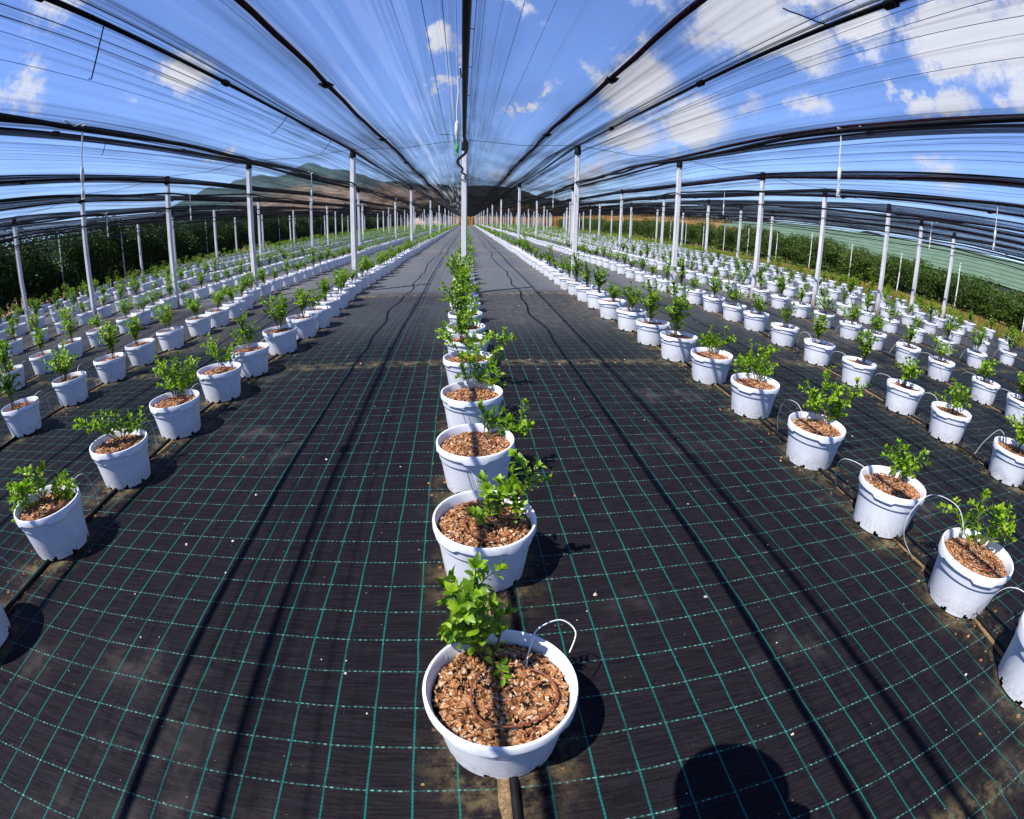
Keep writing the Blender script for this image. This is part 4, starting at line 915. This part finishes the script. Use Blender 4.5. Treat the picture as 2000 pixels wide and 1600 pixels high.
# ------------------------------------------------------------------ the person taking the picture: only their shadow reaches the frame
def skin(name, verts, edges, m, parent=None, sub=2, root=0):
    me = bpy.data.meshes.new(name); me.from_pydata([v[:3] for v in verts], edges, []); o = obj(name, me, parent)
    md = o.modifiers.new('skin', 'SKIN'); md.use_smooth_shade = True
    for i, v in enumerate(verts):
        sv = me.skin_vertices[0].data[i]; sv.radius = (v[3], v[3]*(v[4] if len(v) > 4 else 1)); sv.use_root = i == root
    s_ = o.modifiers.new('sub', 'SUBSURF'); s_.levels = s_.render_levels = sub
    me.materials.append(m); return o
skin_m = simple('skin', (.45, .26, .18), .5, .4, var=.12); cloth = simple('dark_shirt', (.03, .035, .05), .85, .2, var=.3, vscale=30)
jeans = simple('blue_trousers', (.03, .045, .08), .85, .2, var=.3, vscale=30); hatm = simple('dark_hat', (.03, .028, .026), .8, .2, var=.3)
pr = thing('person', (-.10, -.26, 0), "person in a dark shirt and hat bending over a camera held at chest height", 'person')
pr.scale = (1., .95, .95)
bv = [(0, -.05, .90, .125, .8), (0, -.03, 1.06, .13, .75), (0, .05, 1.24, .145, .7), (0, .11, 1.38, .10, .8), (0, .16, 1.46, .052), (0, .20, 1.53, .07), (0, .225, 1.61, .11, 1.0), (0, .23, 1.68, .06),
      (-.18, .10, 1.38, .055), (-.25, .25, 1.37, .075), (-.19, .235, 1.37, .034), (-.075, .235, 1.385, .026),
      (.18, .10, 1.38, .055), (.33, .17, 1.30, .046), (.22, .23, 1.34, .034), (.125, .235, 1.385, .026),
      (-.09, -.05, .84, .085), (-.10, .03, .47, .06), (-.11, -.02, .09, .042), (-.12, .11, .035, .035),
      (.09, -.05, .84, .085), (.10, .05, .47, .06), (.12, -.01, .09, .042), (.13, .12, .035, .035)]
be = [(0, 1), (1, 2), (2, 3), (3, 4), (4, 5), (5, 6), (6, 7), (3, 8), (8, 9), (9, 10), (10, 11), (3, 12), (12, 13), (13, 14), (14, 15), (0, 16), (16, 17), (17, 18), (18, 19), (0, 20), (20, 21), (21, 22), (22, 23)]
body = skin('body', bv, be, skin_m, pr)
for sx, hx in ((-1, -.06), (1, .115)):                     # five fingers a hand, closed on the camera
    for i, (dz, ln_) in enumerate(((.035, .05), (.014, .058), (-.008, .054), (-.028, .042))):
        skin('finger', [(hx, .24, 1.395+dz, .0095), (hx, .262, 1.40+dz, .009), (hx-sx*ln_*.4, .27, 1.40+dz, .008), (hx-sx*ln_*.7, .264, 1.40+dz, .007)], [(0, 1), (1, 2), (2, 3)], skin_m, pr, 1)
    skin('thumb', [(hx, .225, 1.385, .011), (hx-sx*.02, .205, 1.375, .010), (hx-sx*.035, .205, 1.38, .008)], [(0, 1), (1, 2)], skin_m, pr, 1)
skin('shirt', [(0, -.055, .88, .145, .8), (0, -.03, 1.06, .145, .76), (0, .05, 1.24, .16, .72), (0, .11, 1.385, .112, .8), (-.19, .10, 1.38, .072), (-.235, .2, 1.375, .085), (.19, .10, 1.38, .072), (.28, .15, 1.33, .064)],
     [(0, 1), (1, 2), (2, 3), (3, 4), (4, 5), (3, 6), (6, 7)], cloth, pr)
skin('trousers', [(0, -.05, .91, .14, .85), (-.09, -.05, .82, .098), (-.10, .03, .47, .072), (-.11, -.015, .10, .06), (.09, -.05, .82, .098), (.10, .05, .47, .072), (.12, -.005, .10, .06)],
     [(0, 1), (1, 2), (2, 3), (0, 4), (4, 5), (5, 6)], jeans, pr)
hb = MB().lathe([(.0, 1.755), (.06, 1.752), (.10, 1.725), (.118, 1.67), (.172, 1.655), (.174, 1.650), (.105, 1.655), (.09, 1.7), (.0, 1.74)], 28, 0, (0, .225, 0)); hb.build('hat', hatm, pr, True)
fc = MB().lathe([(.0, .022), (.011, .012), (.013, .0), (.0, -.004)], 10); fc.v = [(p[0], .312+p[2]*.8, 1.59+p[1]) for p in fc.v]; fc.build('nose', skin_m, pr, True)
mo = MB().tube([(-.025, .303, 1.555), (0, .309, 1.553), (.025, .303, 1.555)], .005, 6); mo.build('mouth', simple('lips', (.32, .11, .09), .5, .4, var=.1), pr, True)
for sx in (-1, 1):
    e = MB().lathe([(0, .012), (.009, .008), (.012, 0), (0, -.006)], 10); e.v = [(sx*.032+p[0], .308+p[2], 1.625+p[1]) for p in e.v]; e.build('eye', MAT['weight'], pr, True)
    e = MB().lathe([(0, .008), (.02, .006), (.026, 0), (.0, -.006)], 12); e.v = [(sx*(.096+p[2]), .22+p[0]*.7, 1.60+p[1]*1.2) for p in e.v]; e.build('ear', skin_m, pr, True)
    sh_ = MB().box((sx*.125, .05, .045), (.085, .26, .09), taper=.8); sh_.build('shoe', hatm, pr)
ch = thing('camera_body', (-.02, -.095, S+.012), "black camera with a stubby lens held in the person's hands", 'camera')
ch.rotation_euler = (-PHI, 0, 0)
MB().box((0, 0, 0), (.115, .045, .08)).box((0, -.005, .05), (.05, .04, .026), taper=.7).box((.045, .018, -.005), (.026, .026, .07)).build('housing', MAT['clip'], ch)
ln_ = MB().lathe([(.0, .0), (.034, .0), (.036, .02), (.032, .035), (.028, .037), (.0, .034)], 24); ln_.v = [(p[0], .022+p[2], p[1]) for p in ln_.v]; ln_.build('lens', MAT['pipe'], ch, True)
